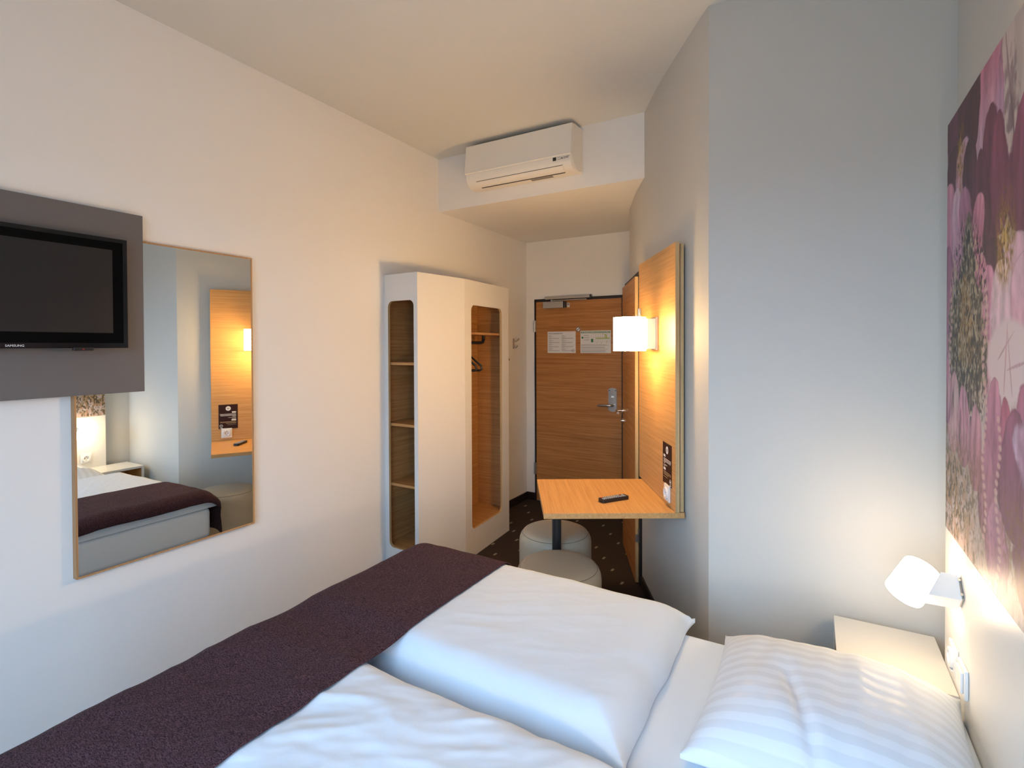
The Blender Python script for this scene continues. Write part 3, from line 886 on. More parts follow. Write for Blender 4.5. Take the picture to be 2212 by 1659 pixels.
m.box(0.125, 0.192, 0.0016, 0.0021, 0.0335, 0.0355)
m.build('sand_lines', INK_SAND, cd)
MB().lathe([(0.0105, 0), (0.0125, 0), (0.0125, 0.0004), (0.0105, 0.0004)], 28, FP(0.076, 0.027, 0.0017), close=True).box(0.066, 0.086, 0.0016, 0.0021, 0.006, 0.010).build('logo_ring', INK_WHITE, cd)
put_text('logo_text', 'B&B', 0.0085, INK_WHITE, cd, FP(0.076, 0.027, 0.0021))
m = MB()
for dz, w in ((0.005, 0.010), (-0.001, 0.013), (-0.007, 0.007)):
    m.box(0.131 - w, 0.131 + w, 0.0020, 0.0025, 0.178 + dz - 0.0012, 0.178 + dz + 0.0012)
m.build('badge_print', CARD_BROWN, cd)

# sockets -------------------------------------------------------------
def socket(label, mtx, switch=False):
    """outward along local +Y, width along X, height along Z"""
    loc = mtx.translation
    o = bpy.data.objects.new('light_switch' if switch else 'power_socket', None); COL.objects.link(o)
    o.matrix_basis = mtx
    tag(o, label, 'switch' if switch else 'socket', None)
    MB().box(-0.042, 0.042, 0.0005, 0.010, -0.042, 0.042, 0.0025).build('cover_frame', WHITE_PLASTIC, o)
    if switch:
        MB().box(-0.030, 0.030, 0.010, 0.017, -0.030, 0.030, 0.002).build('rocker', WHITE_PLASTIC, o)
    else:
        T = Matrix.Rotation(R(-90), 4, 'X')
        MB().lathe([(0.0195, 0.004), (0.0200, 0.018), (0.0290, 0.018), (0.030, 0.016), (0.030, 0.009), (0.0195, 0.004)], 36, T).box(-0.030, 0.030, 0.0095, 0.0165, -0.030, -0.0285).build('insert', WHITE_PLASTIC, o, 40)
        MB().lathe([(0, 0.0101), (0.0196, 0.0101), (0.0196, 0.0107), (0, 0.0107)], 32, T).build('recess', WHITE_PLASTIC, o, 40)
        m = MB()
        for sx in (-0.0095, 0.0095):
            m.lathe([(0, 0.0106), (0.003, 0.0106), (0.003, 0.0112), (0, 0.0112)], 12, Matrix.Translation((sx, 0, 0)) @ T)
        m.box(-0.003, 0.003, 0.0106, 0.0120, 0.0155, 0.0195).box(-0.003, 0.003, 0.0106, 0.0120, -0.0195, -0.0155)
        m.build('contacts', DARK_SLOT, o)
    return o
socket('white power socket on the oak desk panel below brown card', DW @ Matrix.Translation((0.118, 0.0, 0.842)))
HB = lambda y, z: Matrix.Translation((XP, y, z)) @ Matrix.Rotation(R(90), 4, 'Z')
socket('white power socket on headboard below reading lamp', HB(2.062, 0.632))
socket('white rocker switch on headboard, nearer the pillow than the socket', HB(1.945, 0.632), True)

# remote --------------------------------------------------------------
pr_ = DW @ Vector((0.215, 0.262, 0.7757))
vd = (DW.to_3x3() @ Vector((0.079, -0.166, 0))).normalized()
rm = thing('remote_control', 'black remote control lying on the desk', 'remote', tuple(pr_), math.atan2(vd.y, vd.x))
m = MB()
outl = []
for cx, cy, a0 in ((0.074, 0.013, 0), (-0.074, 0.013, 90), (-0.074, -0.013, 180), (0.074, -0.013, 270)):
    for k in range(6):
        a = R(a0 + 18 * k); outl.append((cx + 0.012 * math.cos(a), cy + 0.011 * math.sin(a)))
m.prism(outl, 0.0, 0.018)
rm = m.build('body', BLACK_PLASTIC, rm, 30)
k = 0
for i in range(11):
    for j in range(3):
        c = (-0.070 + i * 0.0135, (j - 1) * 0.0125)
        mm = RED_LED if (i, j) in ((0, 2), (9, 2)) else RUBBER_GREY
        MB().box(c[0] - 0.0035, c[0] + 0.0035, c[1] - 0.0033, c[1] + 0.0033, 0.018, 0.0205, 0.001).build('button', mm, rm)

# ================================================================== stools
def stool(x, y, label):
    t = thing('stool', label, 'stool', (x, y, 0), 0, 'round leather stools by the desk')
    r, h = 0.218, 0.490
    prof = [(0, 0.012), (r - 0.01, 0.012), (r - 0.002, 0.03), (r, 0.08), (r, h - 0.075), (r - 0.003, h - 0.050), (r - 0.011, h - 0.030), (r - 0.020, h - 0.0205)]
    MB().lathe(prof, 72).build('drum', LEATHER, t, 60)
    prof = [(r - 0.020, h - 0.0205), (r - 0.027, h - 0.0125), (r - 0.045, h - 0.004), (r - 0.075, h), (0.06, h + 0.003), (0, h + 0.003)]
    seat = MB().lathe(prof, 72).build('seat', LEATHER, t, 60)
    MB().lathe([(r - 0.0195 + 0.0012 * math.cos(R(a)), h - 0.0205 + 0.0012 * math.sin(R(a))) for a in range(0, 360, 60)], 72, close=True).build('seam', SEAM, seat, 60)
    MB().lathe([(0, 0), (0.19, 0), (0.19, 0.012), (0, 0.012)], 48).build('base_ring', BLACK_PLASTIC, t, 40)
stool(-1.128, 2.417, 'round taupe leather stool nearest the bed')
stool(-1.356, 2.858, 'round taupe leather stool under the desk, further from bed')

# ================================================================== headboard: cream panel and picture panel
hb = thing('headboard', 'smooth cream headboard panel below the flower picture', 'headboard', (XP, 1.08, 0.02))
MB().box(XP, XR - 0.0005, -0.02, 2.214, 0.02, 0.9945, 0.0015).build('panel', CREAM_PANEL, hb, world=True)

def fbm(shape, cells, seed, octv=4, rough=0.55):
    rg = np.random.RandomState(seed)
    H_, W_ = shape
    out = np.zeros(shape); amp = 1.0; tot = 0
    cy, cx = cells
    for o_ in range(octv):
        gy, gx = max(2, int(cy)) + 1, max(2, int(cx)) + 1
        g = rg.rand(gy, gx)
        yy = np.linspace(0, gy - 1.001, H_); xx = np.linspace(0, gx - 1.001, W_)
        iy = yy.astype(int); ix = xx.astype(int)
        fy = yy - iy; fx = xx - ix
        fy = (fy * fy * (3 - 2 * fy))[:, None]; fx = (fx * fx * (3 - 2 * fx))[None, :]
        v = (g[iy][:, ix] * (1 - fy) * (1 - fx) + g[iy + 1][:, ix] * fy * (1 - fx) + g[iy][:, ix + 1] * (1 - fy) * fx + g[iy + 1][:, ix + 1] * fy * fx)
        out += v * amp; tot += amp
        amp *= rough; cy *= 2; cx *= 2
    return out / tot

def paint_art():
    """flower collage print; u runs from the left edge (towards the window), v is the height"""
    PW, PZ0, PZ1 = 1.90, 0.996, 2.319
    NU, NV = 470, 460
    us = np.concatenate([np.linspace(0, 0.85, 340), np.linspace(0.85, PW, NU - 340 + 1)[1:]])
    zs = np.linspace(PZ0, PZ1, NV)
    U, Z = np.meshgrid(us, zs)
    sh = U.shape
    col = np.zeros(sh + (3,)); col[:] = (196, 188, 184)
    n1 = fbm(sh, (10, 14), 1, 5); n2 = fbm(sh, (40, 60), 2, 4); n3 = fbm(sh, (6, 40), 3, 4); n4 = fbm(sh, (90, 130), 5, 3)
    col += ((n3 - 0.5) * 60)[..., None] * np.array([1, 0.9, 0.95])
    def blend(mask, c):
        nonlocal col
        mask = np.clip(mask, 0, 1)[..., None]
        col = col * (1 - mask) + np.asarray(c, float) * mask
    def petal(cu, cz, ln, wd, ang, c0, c1, al=1.0, rag=0.10, soft=0.05, vein=18):
        """petal starting at (cu,cz), growing along ang (deg from up, towards +u)"""
        a = R(ang)
        du, dz = U - cu, Z - cz
        t = (du * math.sin(a) + dz * math.cos(a)) / ln
        s = (du * math.cos(a) - dz * math.sin(a)) / wd
        tt = np.clip(t, 0, 1)
        w = np.sqrt(np.clip(np.sin(PI * np.clip(tt, 0, 1) ** 0.75), 0, 1)) * 0.5
        d = w - np.abs(s + (n1 - 0.5) * 0.25) + (n2 - 0.5) * rag
        mask = np.clip(d / soft, 0, 1) * (t > -0.02) * (t < 1.05)
        g = np.clip(tt + (n3 - 0.5) * 0.6 + (n1 - 0.5) * 0.3, 0, 1)[..., None]
        shade = 1 + 0.05 * np.sin(s * vein + n1 * 9)[..., None] + 0.22 * (n3 - 0.5)[..., None] + 0.16 * (n2 - 0.5)[..., None]
        c = (np.asarray(c0, float) * (1 - g) + np.asarray(c1, float) * g) * shade
        edge_d = np.clip(1 - d / 0.10, 0, 1)[..., None] * mask[..., None]
        c = c * (1 - 0.22 * edge_d)
        blend(mask * al, c)
    def stamens(cu, cz, ru, rz, n, seed):
        rg = np.random.RandomState(seed)
        d = ((U - cu) / ru) ** 2 + ((Z - cz) / rz) ** 2
        blend(np.clip(1.1 - d, 0, 1) * np.clip((n4 - 0.32) * 4, 0, 1) * 0.85, (150, 118, 52))
        blend(np.clip(0.8 - d, 0, 1) * np.clip((n2 - 0.55) * 8, 0, 1), (206, 176, 92))
        blend(np.clip(1.0 - d, 0, 1) * np.clip((n4 - 0.62) * 10, 0, 1), (70, 52, 34))
    MAUVE, PLUM, DARK, PINK, LILAC, ROSE = (152, 100, 126), (112, 66, 90), (84, 56, 66), (208, 152, 174), (196, 178, 202), (174, 98, 124)
    WHITE, OLIVE, TAN = (222, 208, 212), (84, 78, 62), (176, 142, 88)
    rg = np.random.RandomState(11)
    # pale ghost stems and seed head in the light upper right
    for (cu, cz, ln, wd, an) in ((0.56, 1.95, 0.5, 0.012, -3), (0.74, 1.80, 0.6, 0.02, 10), (0.70, 1.9, 0.5, 0.012, -14), (0.9, 1.75, 0.6, 0.02, 6), (1.05, 1.8, 0.55, 0.02, -8)):
        petal(cu, cz, ln, wd, an, (120, 98, 108), (140, 120, 128), 0.8, 0.6, 0.2)
    for (cu, cz, ln, wd, an) in ((0.625, 2.08, 0.20, 0.11, 2), (0.98, 2.0, 0.24, 0.14, -6), (1.35, 2.02, 0.22, 0.13, 5)):
        petal(cu, cz, ln, wd, an, (120, 104, 112), (150, 134, 140), 0.8, 1.1, 0.3)
    # upper left blossom
    petal(0.42, 1.98, 0.46, 0.20, 8, (190, 160, 186), ROSE); petal(0.47, 2.00, 0.42, 0.15, 9, (214, 190, 206), (180, 110, 140)); petal(0.53, 2.02, 0.27, 0.09, 5, (168, 162, 196), (182, 130, 160), 0.8)
    petal(0.36, 2.05, 0.34, 0.16, 6, LILAC, (186, 120, 150))
    petal(0.12, 2.14, 0.30, 0.24, -8, (110, 74, 92), PLUM); petal(0.24, 2.14, 0.34, 0.24, 6, DARK, (106, 64, 80)); petal(0.30, 2.12, 0.26, 0.12, 14, (96, 60, 70), DARK)
    petal(0.10, 2.22, 0.24, 0.20, 186, DARK, PLUM); petal(0.20, 2.20, 0.26, 0.20, 172, (206, 172, 190), PINK); petal(0.26, 2.18, 0.30, 0.16, 168, DARK, (120, 72, 96))
    petal(0.04, 2.12, 0.34, 0.20, 182, PINK, (186, 130, 160)); petal(0.14, 2.08, 0.30, 0.16, 178, (216, 190, 204), (180, 130, 164)); petal(0.22, 2.06, 0.22, 0.14, 170, (190, 140, 168), MAUVE)
    petal(0.02, 1.92, 0.40, 0.16, 180, MAUVE, (190, 140, 168))
    stamens(0.175, 2.17, 0.055, 0.12, 40, 3)
    # second, larger blossom
    petal(0.50, 1.84, 0.36, 0.20, -4, (96, 56, 74), PLUM); petal(0.57, 1.86, 0.30, 0.16, -6, PLUM, (132, 76, 102)); petal(0.42, 1.84, 0.28, 0.16, -6, DARK, PLUM)
    petal(0.70, 1.84, 0.30, 0.22, 8, (110, 66, 88), (160, 96, 126)); petal(0.80, 1.86, 0.30, 0.22, 20, PLUM, (190, 128, 156))
    petal(0.40, 2.00, 0.20, 0.14, 200, PINK, (150, 90, 118)); petal(0.52, 1.86, 0.24, 0.22, 190, DARK, (100, 62, 80)); petal(0.66, 1.84, 0.24, 0.20, 165, (214, 184, 200), PINK)
    petal(0.40, 1.84, 0.30, 0.18, 188, (196, 132, 160), (176, 104, 138)); petal(0.47, 1.80, 0.34, 0.16, 184, (206, 150, 178), PINK); petal(0.58, 1.80, 0.30, 0.20, 180, WHITE, (212, 176, 196)); petal(0.74, 1.80, 0.32, 0.24, 172, (216, 186, 202), PINK)
    stamens(0.60, 1.85, 0.085, 0.13, 60, 7)
    # bird-headed stump
    petal(0.27, 1.52, 0.46, 0.17, 1, (110, 104, 84), (128, 122, 106), 1.0, 0.25, 0.06, 6)
    petal(0.25, 1.40, 0.46, 0.44, 0, OLIVE, (108, 100, 80), 1.0, 0.35, 0.06, 6)
    petal(0.235, 1.53, 0.28, 0.22, 0, (150, 124, 74), TAN, 0.95, 0.5, 0.18, 6)
    d = ((U - 0.25) / 0.23) ** 2 + ((Z - 1.62) / 0.34) ** 2
    m_ = np.clip((1.15 - d) * 3, 0, 1)
    blend(m_ * np.clip((n4 - 0.57) * 12, 0, 1) * 0.9, (190, 180, 150)); blend(m_ * np.clip((0.42 - n4) * 12, 0, 1) * 0.9, (46, 42, 36))
    d = ((U - 0.275) / 0.018) ** 2 + ((Z - 1.905) / 0.022) ** 2
    blend(np.clip(1.3 - d, 0, 1), (40, 36, 32))
    # pale gap with twigs, petals below it
    d = ((U - 0.63) / 0.17) ** 2 + ((Z - 1.56) / 0.10) ** 2
    blend(np.clip((1.1 - d) * 3, 0, 1), (220, 208, 210))
    for (cu, cz, ln, wd, an) in ((0.60, 1.48, 0.18, 0.012, 8), (0.66, 1.48, 0.17, 0.010, -14), (0.55, 1.56, 0.14, 0.008, 60), (0.62, 1.54, 0.16, 0.008, 80)):
        petal(cu, cz, ln, wd, an, (176, 140, 152), (190, 160, 168), 0.8, 0.3, 0.2)
    for (cu, cz, ln, wd, an, a_, b_) in ((0.52, 1.24, 0.28, 0.18, 2, MAUVE, (206, 150, 176)), (0.62, 1.26, 0.22, 0.12, -3, (186, 140, 170), ROSE), (0.74, 1.22, 0.30, 0.20, 2, (170, 120, 152), (196, 128, 158)),
                                         (0.68, 1.16, 0.30, 0.26, 0, (138, 94, 116), (150, 96, 124)), (0.46, 1.10, 0.26, 0.16, 3, (152, 110, 128), (186, 134, 158)), (0.56, 1.00, 0.22, 0.20, -4, (170, 124, 146), (196, 150, 176)),
                                         (0.80, 1.02, 0.36, 0.26, 3, (150, 104, 120), MAUVE), (0.36, 1.20, 0.24, 0.14, -2, (176, 122, 138), (200, 150, 168)), (0.10, 1.26, 0.26, 0.16, 4, (200, 156, 164), (208, 172, 178)), (0.24, 1.24, 0.24, 0.16, -6, (186, 134, 146), PINK), (0.02, 1.34, 0.22, 0.12, 0, MAUVE, PINK)):
        petal(cu, cz, ln, wd, an, a_, b_)
    # more blossoms further along the wall
    for k in range(5):
        bu = 1.00 + 0.21 * k; bz = 1.35 + 0.55 * ((k * 37) % 10) / 10
        for j in range(9):
            petal(bu, bz, 0.26 + 0.1 * rg.rand(), 0.18 + 0.06 * rg.rand(), j * 40 + rg.uniform(-12, 12), (MAUVE, PLUM, PINK, ROSE)[j % 4], (PINK, LILAC, PLUM)[j % 3])
        stamens(bu, bz, 0.07, 0.10, 30, 20 + k)
    # dripping paint and heather undergrowth towards the lower edge
    drip = fbm(sh, (12, 90), 21, 4)
    left = np.clip(1.25 - U / 0.42, 0.0, 1)
    blend(np.clip((1.52 - Z) / 0.06, 0, 1) * np.clip((Z - 1.26) / 0.08, 0, 1) * left * np.clip((drip - 0.50) * 9, 0, 1) * 0.85, (216, 194, 190))
    blend(np.clip((1.50 - Z) / 0.06, 0, 1) * np.clip((Z - 1.20) / 0.08, 0, 1) * left * np.clip((0.44 - drip) * 9, 0, 1) * 0.8, (112, 92, 84))
    low = np.clip((1.34 - Z) / 0.14, 0, 1) * np.clip(1.35 - U / 0.42, 0.15, 1)
    blend(low * np.clip((n2 - 0.38) * 6, 0, 1) * 0.75, (146, 120, 74)); blend(low * np.clip((n4 - 0.54) * 10, 0, 1) * 0.9, (88, 76, 54)); blend(low * np.clip((0.42 - n4) * 10, 0, 1) * 0.8, (196, 158, 140))
    d = ((U - 0.72) / 0.16) ** 2 + ((Z - 1.16) / 0.14) ** 2
    blend(np.clip(1.1 - d, 0, 1) * np.clip((n4 - 0.45) * 8, 0, 1) * 0.7, (150, 116, 88))
    blend(np.clip((1.09 - Z) / 0.10, 0, 1) * np.clip((drip - 0.46) * 8, 0, 1) * 0.75, (218, 196, 186))
    # strings of small pale leaves
    for su, z_hi, nn in ((0.445, 1.74, 30), (0.56, 1.42, 22), (0.06, 1.74, 12)):
        for k in range(nn):
            cz = z_hi - k * 0.022; cu = su + 0.016 * math.sin(k * 0.55)
            d = ((U - cu) / 0.013) ** 2 + ((Z - cz) / 0.008) ** 2
            blend(np.clip(1.5 - d, 0, 1) * 0.85, (212, 182, 176))
    col = np.clip((col - 128) * 1.08 + 126, 0, 255) * np.array([0.92, 0.90, 0.91]) / 255
    lin = np.where(col <= 0.04045, col / 12.92, ((col + 0.055) / 1.055) ** 2.4)
    return us, zs, lin
us, zs, lin = paint_art()
NU, NV = len(us), len(zs)
TH = XR - XP
verts = [(0.0, -u, z - 0.996) for z in zs for u in us]
faces = [(r * NU + c, r * NU + c + 1, (r + 1) * NU + c + 1, (r + 1) * NU + c) for r in range(NV - 1) for c in range(NU - 1)]
art_root = thing('flower_picture_panel', 'large purple and pink flower picture panel above the headboard', 'picture', (XP, 2.2115, 0.996))
me = bpy.data.meshes.new('printed_picture')
me.from_pydata(verts, [], faces)
ca = me.color_attributes.new('print', 'FLOAT_COLOR', 'POINT')
rgba = np.ones((NV * NU, 4), dtype=np.float32); rgba[:, :3] = lin.reshape(-1, 3)
ca.data.foreach_set('color', rgba.ravel())
q = NT('printed_flower_collage')
at = q.n('ShaderNodeAttribute'); at.attribute_name = 'print'
q.l(at.outputs['Color'], q.b.inputs['Base Color'])
q.b.inputs['Roughness'].default_value = 0.45
q.b.inputs['Specular IOR Level'].default_value = 0.35
me.materials.append(q.m)
ao = bpy.data.objects.new('printed_picture', me); COL.objects.link(ao); ao.parent = art_root; ao.location = (-0.0006, 0, 0)
MB().box(0.0, TH - 0.0005, -1.90, 0.0, 0.0005, 1.323).build('panel', CREAM_PANEL, art_root)

# ================================================================== reading lamp on the headboard
def reading_lamp(y, axis, off, tilt, label, mats, bulb, closed):
    rl = thing('reading_lamp', label, 'lamp', (XP, y, 0.86), 0, 'reading lamps on the headboard')
    ax = Vector(axis).normalized()
    cen = Vector(off)
    TL = Matrix.Translation(cen) @ ax.to_track_quat('Z', 'Y').to_matrix().to_4x4()
    if closed:
        prof = [(0, -0.0585), (0.046, -0.0585), (0.050, -0.056), (0.052, -0.050), (0.052, 0.050), (0.050, 0.056), (0.046, 0.0585), (0, 0.0585)]
    else:
        prof = [(0.050, -0.058), (0.052, -0.050), (0.052, 0.050), (0.050, 0.058), (0.047, 0.058), (0.047, -0.058)]
    MB().lathe(prof, 40, TL, close=not closed).build('shade', mats, rl, 45)
    Tb = Matrix.Translation((0, 0.002, 0.0)) @ Matrix.Rotation(R(tilt), 4, 'X')
    MB().prism([(-0.007, -0.0385), (-0.084, -0.0385), (-0.046, 0.0385), (-0.007, 0.0385)], -0.032, 0.032, axis='Y', tf=Tb).build('bracket', WHITE_PLASTIC, rl)
    plate = MB().box(-0.007, 0.0, -0.027, 0.027, -0.033, 0.033, 0.001, tf=Tb).build('wall_plate', STEEL, rl)
    for zz in (-0.022, 0.022):
        MB().tube([(-0.005, -0.026, zz), (-0.005, -0.036, zz)], 0.004, 10, tf=Tb).build('screw', CHROME, plate, 40)
    if bulb <= 0: return
    pl = bpy.data.lights.new('reading_lamp_bulb', 'POINT'); pl.energy = bulb; pl.color = WARM; pl.shadow_soft_size = 0.04
    po = bpy.data.objects.new('reading_lamp_bulb', pl); COL.objects.link(po); po.parent = rl; po.location = cen + ax * 0.012
reading_lamp(2.0, (0.065, 0.073, 0.078), (0.272 - XP, 0.029, -0.002), -46, 'lit white reading lamp with tilted glass cylinder above bedside shelf', SHADE_READ, READ_BULB, True)
reading_lamp(0.36, (-0.82, 0.38, 0.43), (0.272 - XP, 0.0, -0.002), 20, 'lit white reading lamp on headboard at the window side of bed', SHADE_READ2, READ2_BULB, False)

# ================================================================== bedside shelf
ns = thing('bedside_shelf', 'white bedside shelf box with open oak interior fixed beside bed', 'nightstand', (XP, 2.19, 0.25))
nx0, nx1, ny0, ny1, nz0, nz1 = 0.072, XP - 0.001, 2.008, 2.378, 0.250, 0.543
MB().box(nx0, nx1, ny0, ny1, nz1 - 0.019, nz1, 0.001).build('top', CREAM_PANEL, ns, world=True)
MB().box(nx0, nx1, ny0, ny1, nz0, nz0 + 0.019, 0.001).build('bottom', CREAM_PANEL, ns, world=True)
for ya in (ny0, ny1 - 0.019):
    MB().box(nx0, nx1, ya, ya + 0.019, nz0 + 0.019, nz1 - 0.019).build('side', CREAM_PANEL, ns, world=True)
m = MB().box(nx1 - 0.012, nx1, ny0 + 0.019, ny1 - 0.019, nz0 + 0.019, nz1 - 0.019)
m.box(nx0 + 0.004, nx1 - 0.012, ny1 - 0.0215, ny1 - 0.0192, nz0 + 0.019, nz1 - 0.019).box(nx0 + 0.004, nx1 - 0.012, ny0 + 0.0192, ny0 + 0.0215, nz0 + 0.019, nz1 - 0.019)
m.build('oak_lining', OAK_Y, ns, world=True)

# ================================================================== bed
BX0, BX1, BY0, BY1, BZ = -1.635, 0.3815, 0.400, 1.995, 0.530
bed = thing('bed', 'double bed with white sheeted mattress on cloth covered base', 'bed', (-0.63, 1.2, 0))
MB().box(BX0, BX1, BY0, BY1, 0.07, 0.325, 0.02, 3).build('base', BASE_CLOTH, bed, 40, world=True)
mt = MB().box(BX0 - 0.006, BX1, BY0 - 0.006, BY1 + 0.004, 0.327, BZ, 0.035, 5).build('mattress', SHEET, bed, 50, world=True)
for x in (BX0 + 0.08, BX1 - 0.08):
    for y in (BY0 + 0.08, BY1 - 0.08):
        MB().tube([(x, y, 0), (x, y, 0.072)], 0.025, 16).build('leg', BLACK_METAL, bed, 50, world=True)

def nz(x, y, s, seed=0.0):
    return noise.noise(Vector((x * s, y * s, seed)))

def qf(t):
    t = max(0.0, min(1.0, t))
    return math.sqrt(max(0.0, 1 - (1 - t) ** 2.2))

def duvet_h(x, y, D):
    """height of the duvet's upper side above the mattress"""
    x0, x1, y0, y1, T, seed, wr_ = D
    ex = min(qf((x - x0) / 0.05), qf((x1 - x) / 0.13))
    ey = min(qf((y - y0) / 0.11), qf((y1 - y) / 0.10))
    e = min(ex, ey) * (0.55 + 0.45 * max(ex, ey))
    h = T * e
    a, b = x * 0.82 + y * 0.57, -x * 0.57 + y * 0.82      # creases run diagonally
    w = 0.007 * nz(x, y, 2.6, seed)
    ridge = lambda fa, fb, q: 1 - 2.2 * abs(noise.noise(Vector((a * fa, b * fb, seed + q))))
    w += wr_ * (0.0065 * ridge(2.2, 6.5, 3) + 0.0035 * ridge(5, 13, 8) + 0.0018 * ridge(14, 26, 5))
    return h + w * e

DUV_FAR = (-1.655, -0.405, 1.235, 2.018, 0.112, 1.7, 0.35)
DUV_NEAR = (-1.655, -0.375, 0.385, 1.188, 0.108, 6.3, 1.0)

def duvet(name, D, label, nx=150, ny=96):
    x0, x1, y0, y1, T, seed, wr_ = D
    m = MB(); bm = m.bm
    top, bot = {}, {}
    zb = BZ + 0.003
    for i in range(nx + 1):
        for j in range(ny + 1):
            u, v = i / nx, j / ny
            x, y = x0 + (x1 - x0) * u, y0 + (y1 - y0) * v
            h = duvet_h(x, y, D)
            # wavy seam and pulled-out corners
            eu, ev = abs(2 * u - 1), abs(2 * v - 1)
            ox = 0.010 * nz(y, 0, 6, seed + 20) * eu ** 6 * (1 if u > 0.5 else 0)
            oy = 0.009 * nz(x, 0, 5, seed + 30) * ev ** 6
            c = (eu * ev) ** 14 * (1 if u > 0.5 else 0)
            ox += 0.024 * c; oy += 0.020 * c * (1 if v > 0.5 else -1)
            hz = 0.022 * c
            edge = (i in (0, nx)) or (j in (0, ny))
            sag = 0.0
            top[i, j] = bm.verts.new((x + ox, y + oy, zb + (0.012 if edge else max(0.012, h)) + hz))
            if not edge:
                bot[i, j] = bm.verts.new((x + ox, y + oy, zb))
            else:
                bot[i, j] = bm.verts.new((x + ox, y + oy, zb + hz * 0.8))
    for i in range(nx):
        for j in range(ny):
            bm.faces.new((top[i, j], top[i + 1, j], top[i + 1, j + 1], top[i, j + 1]))
            bm.faces.new((bot[i, j], bot[i, j + 1], bot[i + 1, j + 1], bot[i + 1, j]))
    for i in range(nx):
        bm.faces.new((top[i, 0], bot[i, 0], bot[i + 1, 0], top[i + 1, 0]))
        bm.faces.new((top[i, ny], top[i + 1, ny], bot[i + 1, ny], bot[i, ny]))
    for j in range(ny):
        bm.faces.new((top[0, j], top[0, j + 1], bot[0, j + 1], bot[0, j]))
        bm.faces.new((top[nx, j], bot[nx, j], bot[nx, j + 1], top[nx, j + 1]))
    o = m.build(name, LINEN, None, 60)
    o.data.transform(Matrix.Translation((-(x0 + x1) / 2, -(y0 + y1) / 2, -zb)))
    o.location = ((x0 + x1) / 2, (y0 + y1) / 2, zb)
    return tag(o, label, 'duvet', 'white duvets on the bed')
duvet('duvet', DUV_FAR, 'smooth white duvet on the far half of bed, nearest the stools')
duvet('duvet', DUV_NEAR, 'creased white duvet on near half of the bed')

# bed runner -----------------------------------------------------------
def bed_top(x, y):
    h = 0.0
    for D in (DUV_FAR, DUV_NEAR):
        if D[0] <= x <= D[1] and D[2] <= y <= D[3]:
            h = max(h, duvet_h(x, y, D))
    return h
RX0, RX1 = -1.672, -1.165
m = MB(); bm = m.bm
NXR, NYR = 64, 150
def runner_profile():
    pts = []
    for k in range(NXR + 1):
        pts.append(RX1 + (RX0 - RX1) * k / NXR)
    return pts
xs = runner_profile()
ys = [0.392 + (2.012 - 0.392) * k / NYR for k in range(NYR + 1)]
Zt = np.zeros((len(xs), len(ys)))
for i, x in enumerate(xs):
    for j, y in enumerate(ys):
        Zt[i, j] = bed_top(max(min(x, -0.40), DUV_FAR[0] + 0.052), min(max(y, 0.52), 1.905))
# cloth spans the gap between the duvets, with a slight sag
Zs = Zt.copy()
ja = max(k for k, y in enumerate(ys) if y < 1.055); jb = min(k for k, y in enumerate(ys) if y > 1.375)
for i in range(len(xs)):
    for j in range(ja, jb + 1):
        f = (j - ja) / (jb - ja)
        Zs[i, j] = max(Zt[i, j], Zt[i, ja] * (1 - f) + Zt[i, jb] * f - 0.010 * math.sin(PI * f) ** 2)
for it in range(6):
    Zs[:, 1:-1] = np.maximum(Zt[:, 1:-1], 0.25 * Zs[:, :-2] + 0.5 * Zs[:, 1:-1] + 0.25 * Zs[:, 2:])
grid = []
for i, x in enumerate(xs):
    row = []
    # far side: hang down over the mattress edge
    for j, y in enumerate(ys):
        z = BZ + 0.003 + Zs[i, j] + 0.006
        fy = max(0.0, (y - 1.90) / 0.112)
        z -= 0.045 * fy ** 3
        fx = max(0.0, (-1.600 - x) / 0.072)
        z -= 0.022 * fx ** 2.5
        row.append((x, y, z))
    xe, ye, ze = row[-1]
    for q_, (dy, dz) in enumerate(((0.013, -0.012), (0.020, -0.030), (0.022, -0.06), (0.020, -0.10), (0.018, -0.14), (0.018, -0.19), (0.020, -0.235))):
        row.append((x + 0.004 * math.sin(q_), ye + dy + 0.004 * math.sin(x * 25 + q_), ze + dz))
    grid.append(row)
# foot side: short turn down
last = grid[-1]
for dx, dz in ((-0.010, -0.008), (-0.016, -0.020), (-0.018, -0.034), (-0.018, -0.048)):
    grid.append([(p[0] + dx + 0.002 * math.sin(p[1] * 14), p[1], p[2] + dz) for p in last])
V = [[bm.verts.new(p) for p in row] for row in grid]
for i in range(len(V) - 1):
    for j in range(len(V[0]) - 1):
        bm.faces.new((V[i][j], V[i + 1][j], V[i + 1][j + 1], V[i][j + 1]))
ro = m.build('bed_runner', RUNNER, None, 60)
sd = ro.modifiers.new('thickness', 'SOLIDIFY'); sd.thickness = 0.004; sd.offset = 1
tag(ro, 'dark plum bed runner across the foot of the bed', 'bed runner')

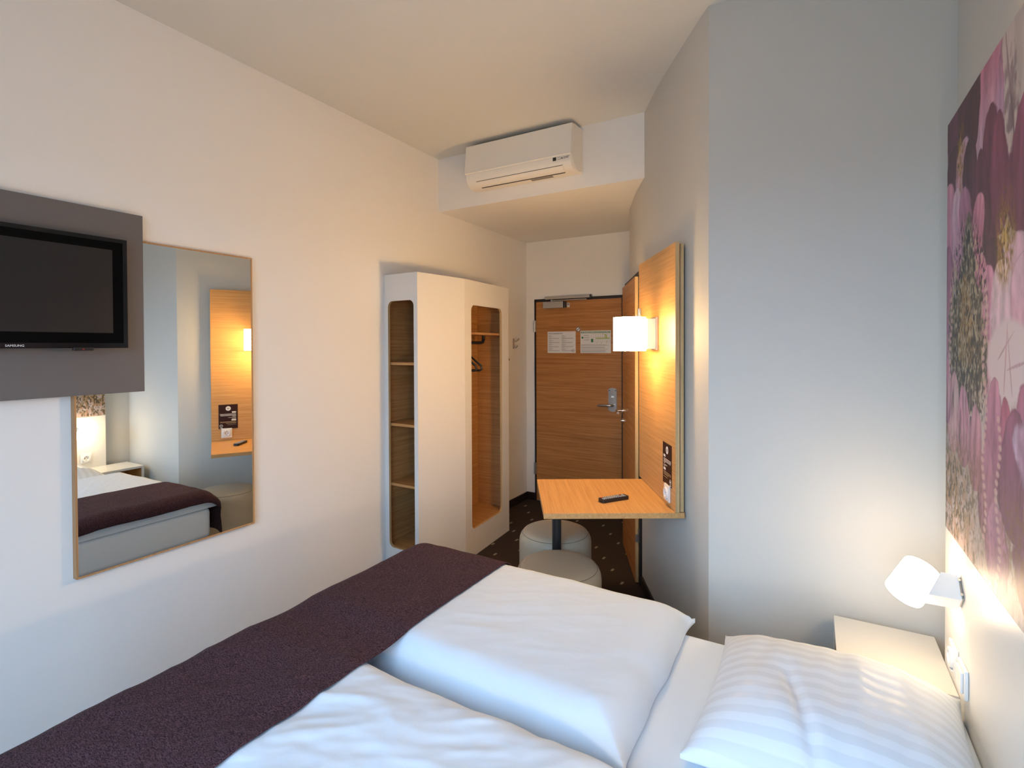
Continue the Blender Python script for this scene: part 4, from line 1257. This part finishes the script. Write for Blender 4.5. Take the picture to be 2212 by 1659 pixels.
# pillow ----------------------------------------------------------------
def pillow(cx, cy, wx, wy, hh, rot, label):
    m = MB(); bm = m.bm
    n = 72
    top, bot, st = {}, {}, {}
    for i in range(n + 1):
        for j in range(n + 1):
            u, v = 2 * i / n - 1, 2 * j / n - 1
            fu, fv = 1 - abs(u) ** 3.2, 1 - abs(v) ** 3.2
            f = max(0.0, fu) ** 0.55 * max(0.0, fv) ** 0.55
            # edges pull in between the corners
            pin_x = 1 - 0.055 * (1 - v * v) * abs(u) ** 3
            pin_y = 1 - 0.050 * (1 - u * u) * abs(v) ** 3
            x, y = u * wx / 2 * pin_x, v * wy / 2 * pin_y
            wr = 0.010 * nz(x, y, 5, 4.0) + 0.006 * noise.noise(Vector((x * 22, y * 6, 9.0)))
            fold = -0.016 * math.exp(-((x + 0.10 - 0.30 * max(0, -y - 0.02)) / 0.016) ** 2) * max(0, min(1, (-y + 0.06) / 0.12))
            zt = hh * f * (1 + 0.10 * math.exp(-((x - 0.05) ** 2 + y * y) / 0.06)) + (wr + fold) * f
            top[i, j] = bm.verts.new((x, y, 0.018 + zt + 0.010 * (abs(u) * abs(v)) ** 10))
            bot[i, j] = bm.verts.new((x, y, 0.014 - 0.012 * min(1.0, f * 2)))
    for i in range(n):
        for j in range(n):
            bm.faces.new((top[i, j], top[i + 1, j], top[i + 1, j + 1], top[i, j + 1]))
            bm.faces.new((bot[i, j], bot[i, j + 1], bot[i + 1, j + 1], bot[i + 1, j]))
    for k in range(n):
        bm.faces.new((top[k, 0], bot[k, 0], bot[k + 1, 0], top[k + 1, 0]))
        bm.faces.new((top[k, n], top[k + 1, n], bot[k + 1, n], bot[k, n]))
        bm.faces.new((top[0, k], top[0, k + 1], bot[0, k + 1], bot[0, k]))
        bm.faces.new((top[n, k], bot[n, k], bot[n, k + 1], top[n, k + 1]))
    o = m.build('pillow', DAMASK, None, 70)
    at = o.data.attributes.new('stripe', 'FLOAT', 'POINT')
    at.data.foreach_set('value', [v.co.y * 2 * PI / 0.046 for v in o.data.vertices])
    o.location = (cx, cy, BZ + 0.002)
    o.rotation_euler = (0, 0, rot)
    return tag(o, label, 'pillow', 'striped pillows on the bed')
pillow(0.042, 1.657, 0.645, 0.635, 0.128, R(-2), 'white pillow in striped damask cover next to the bedside shelf')
pillow(0.042, 0.800, 0.645, 0.635, 0.128, R(2), 'white pillow in striped damask cover on window side of bed')
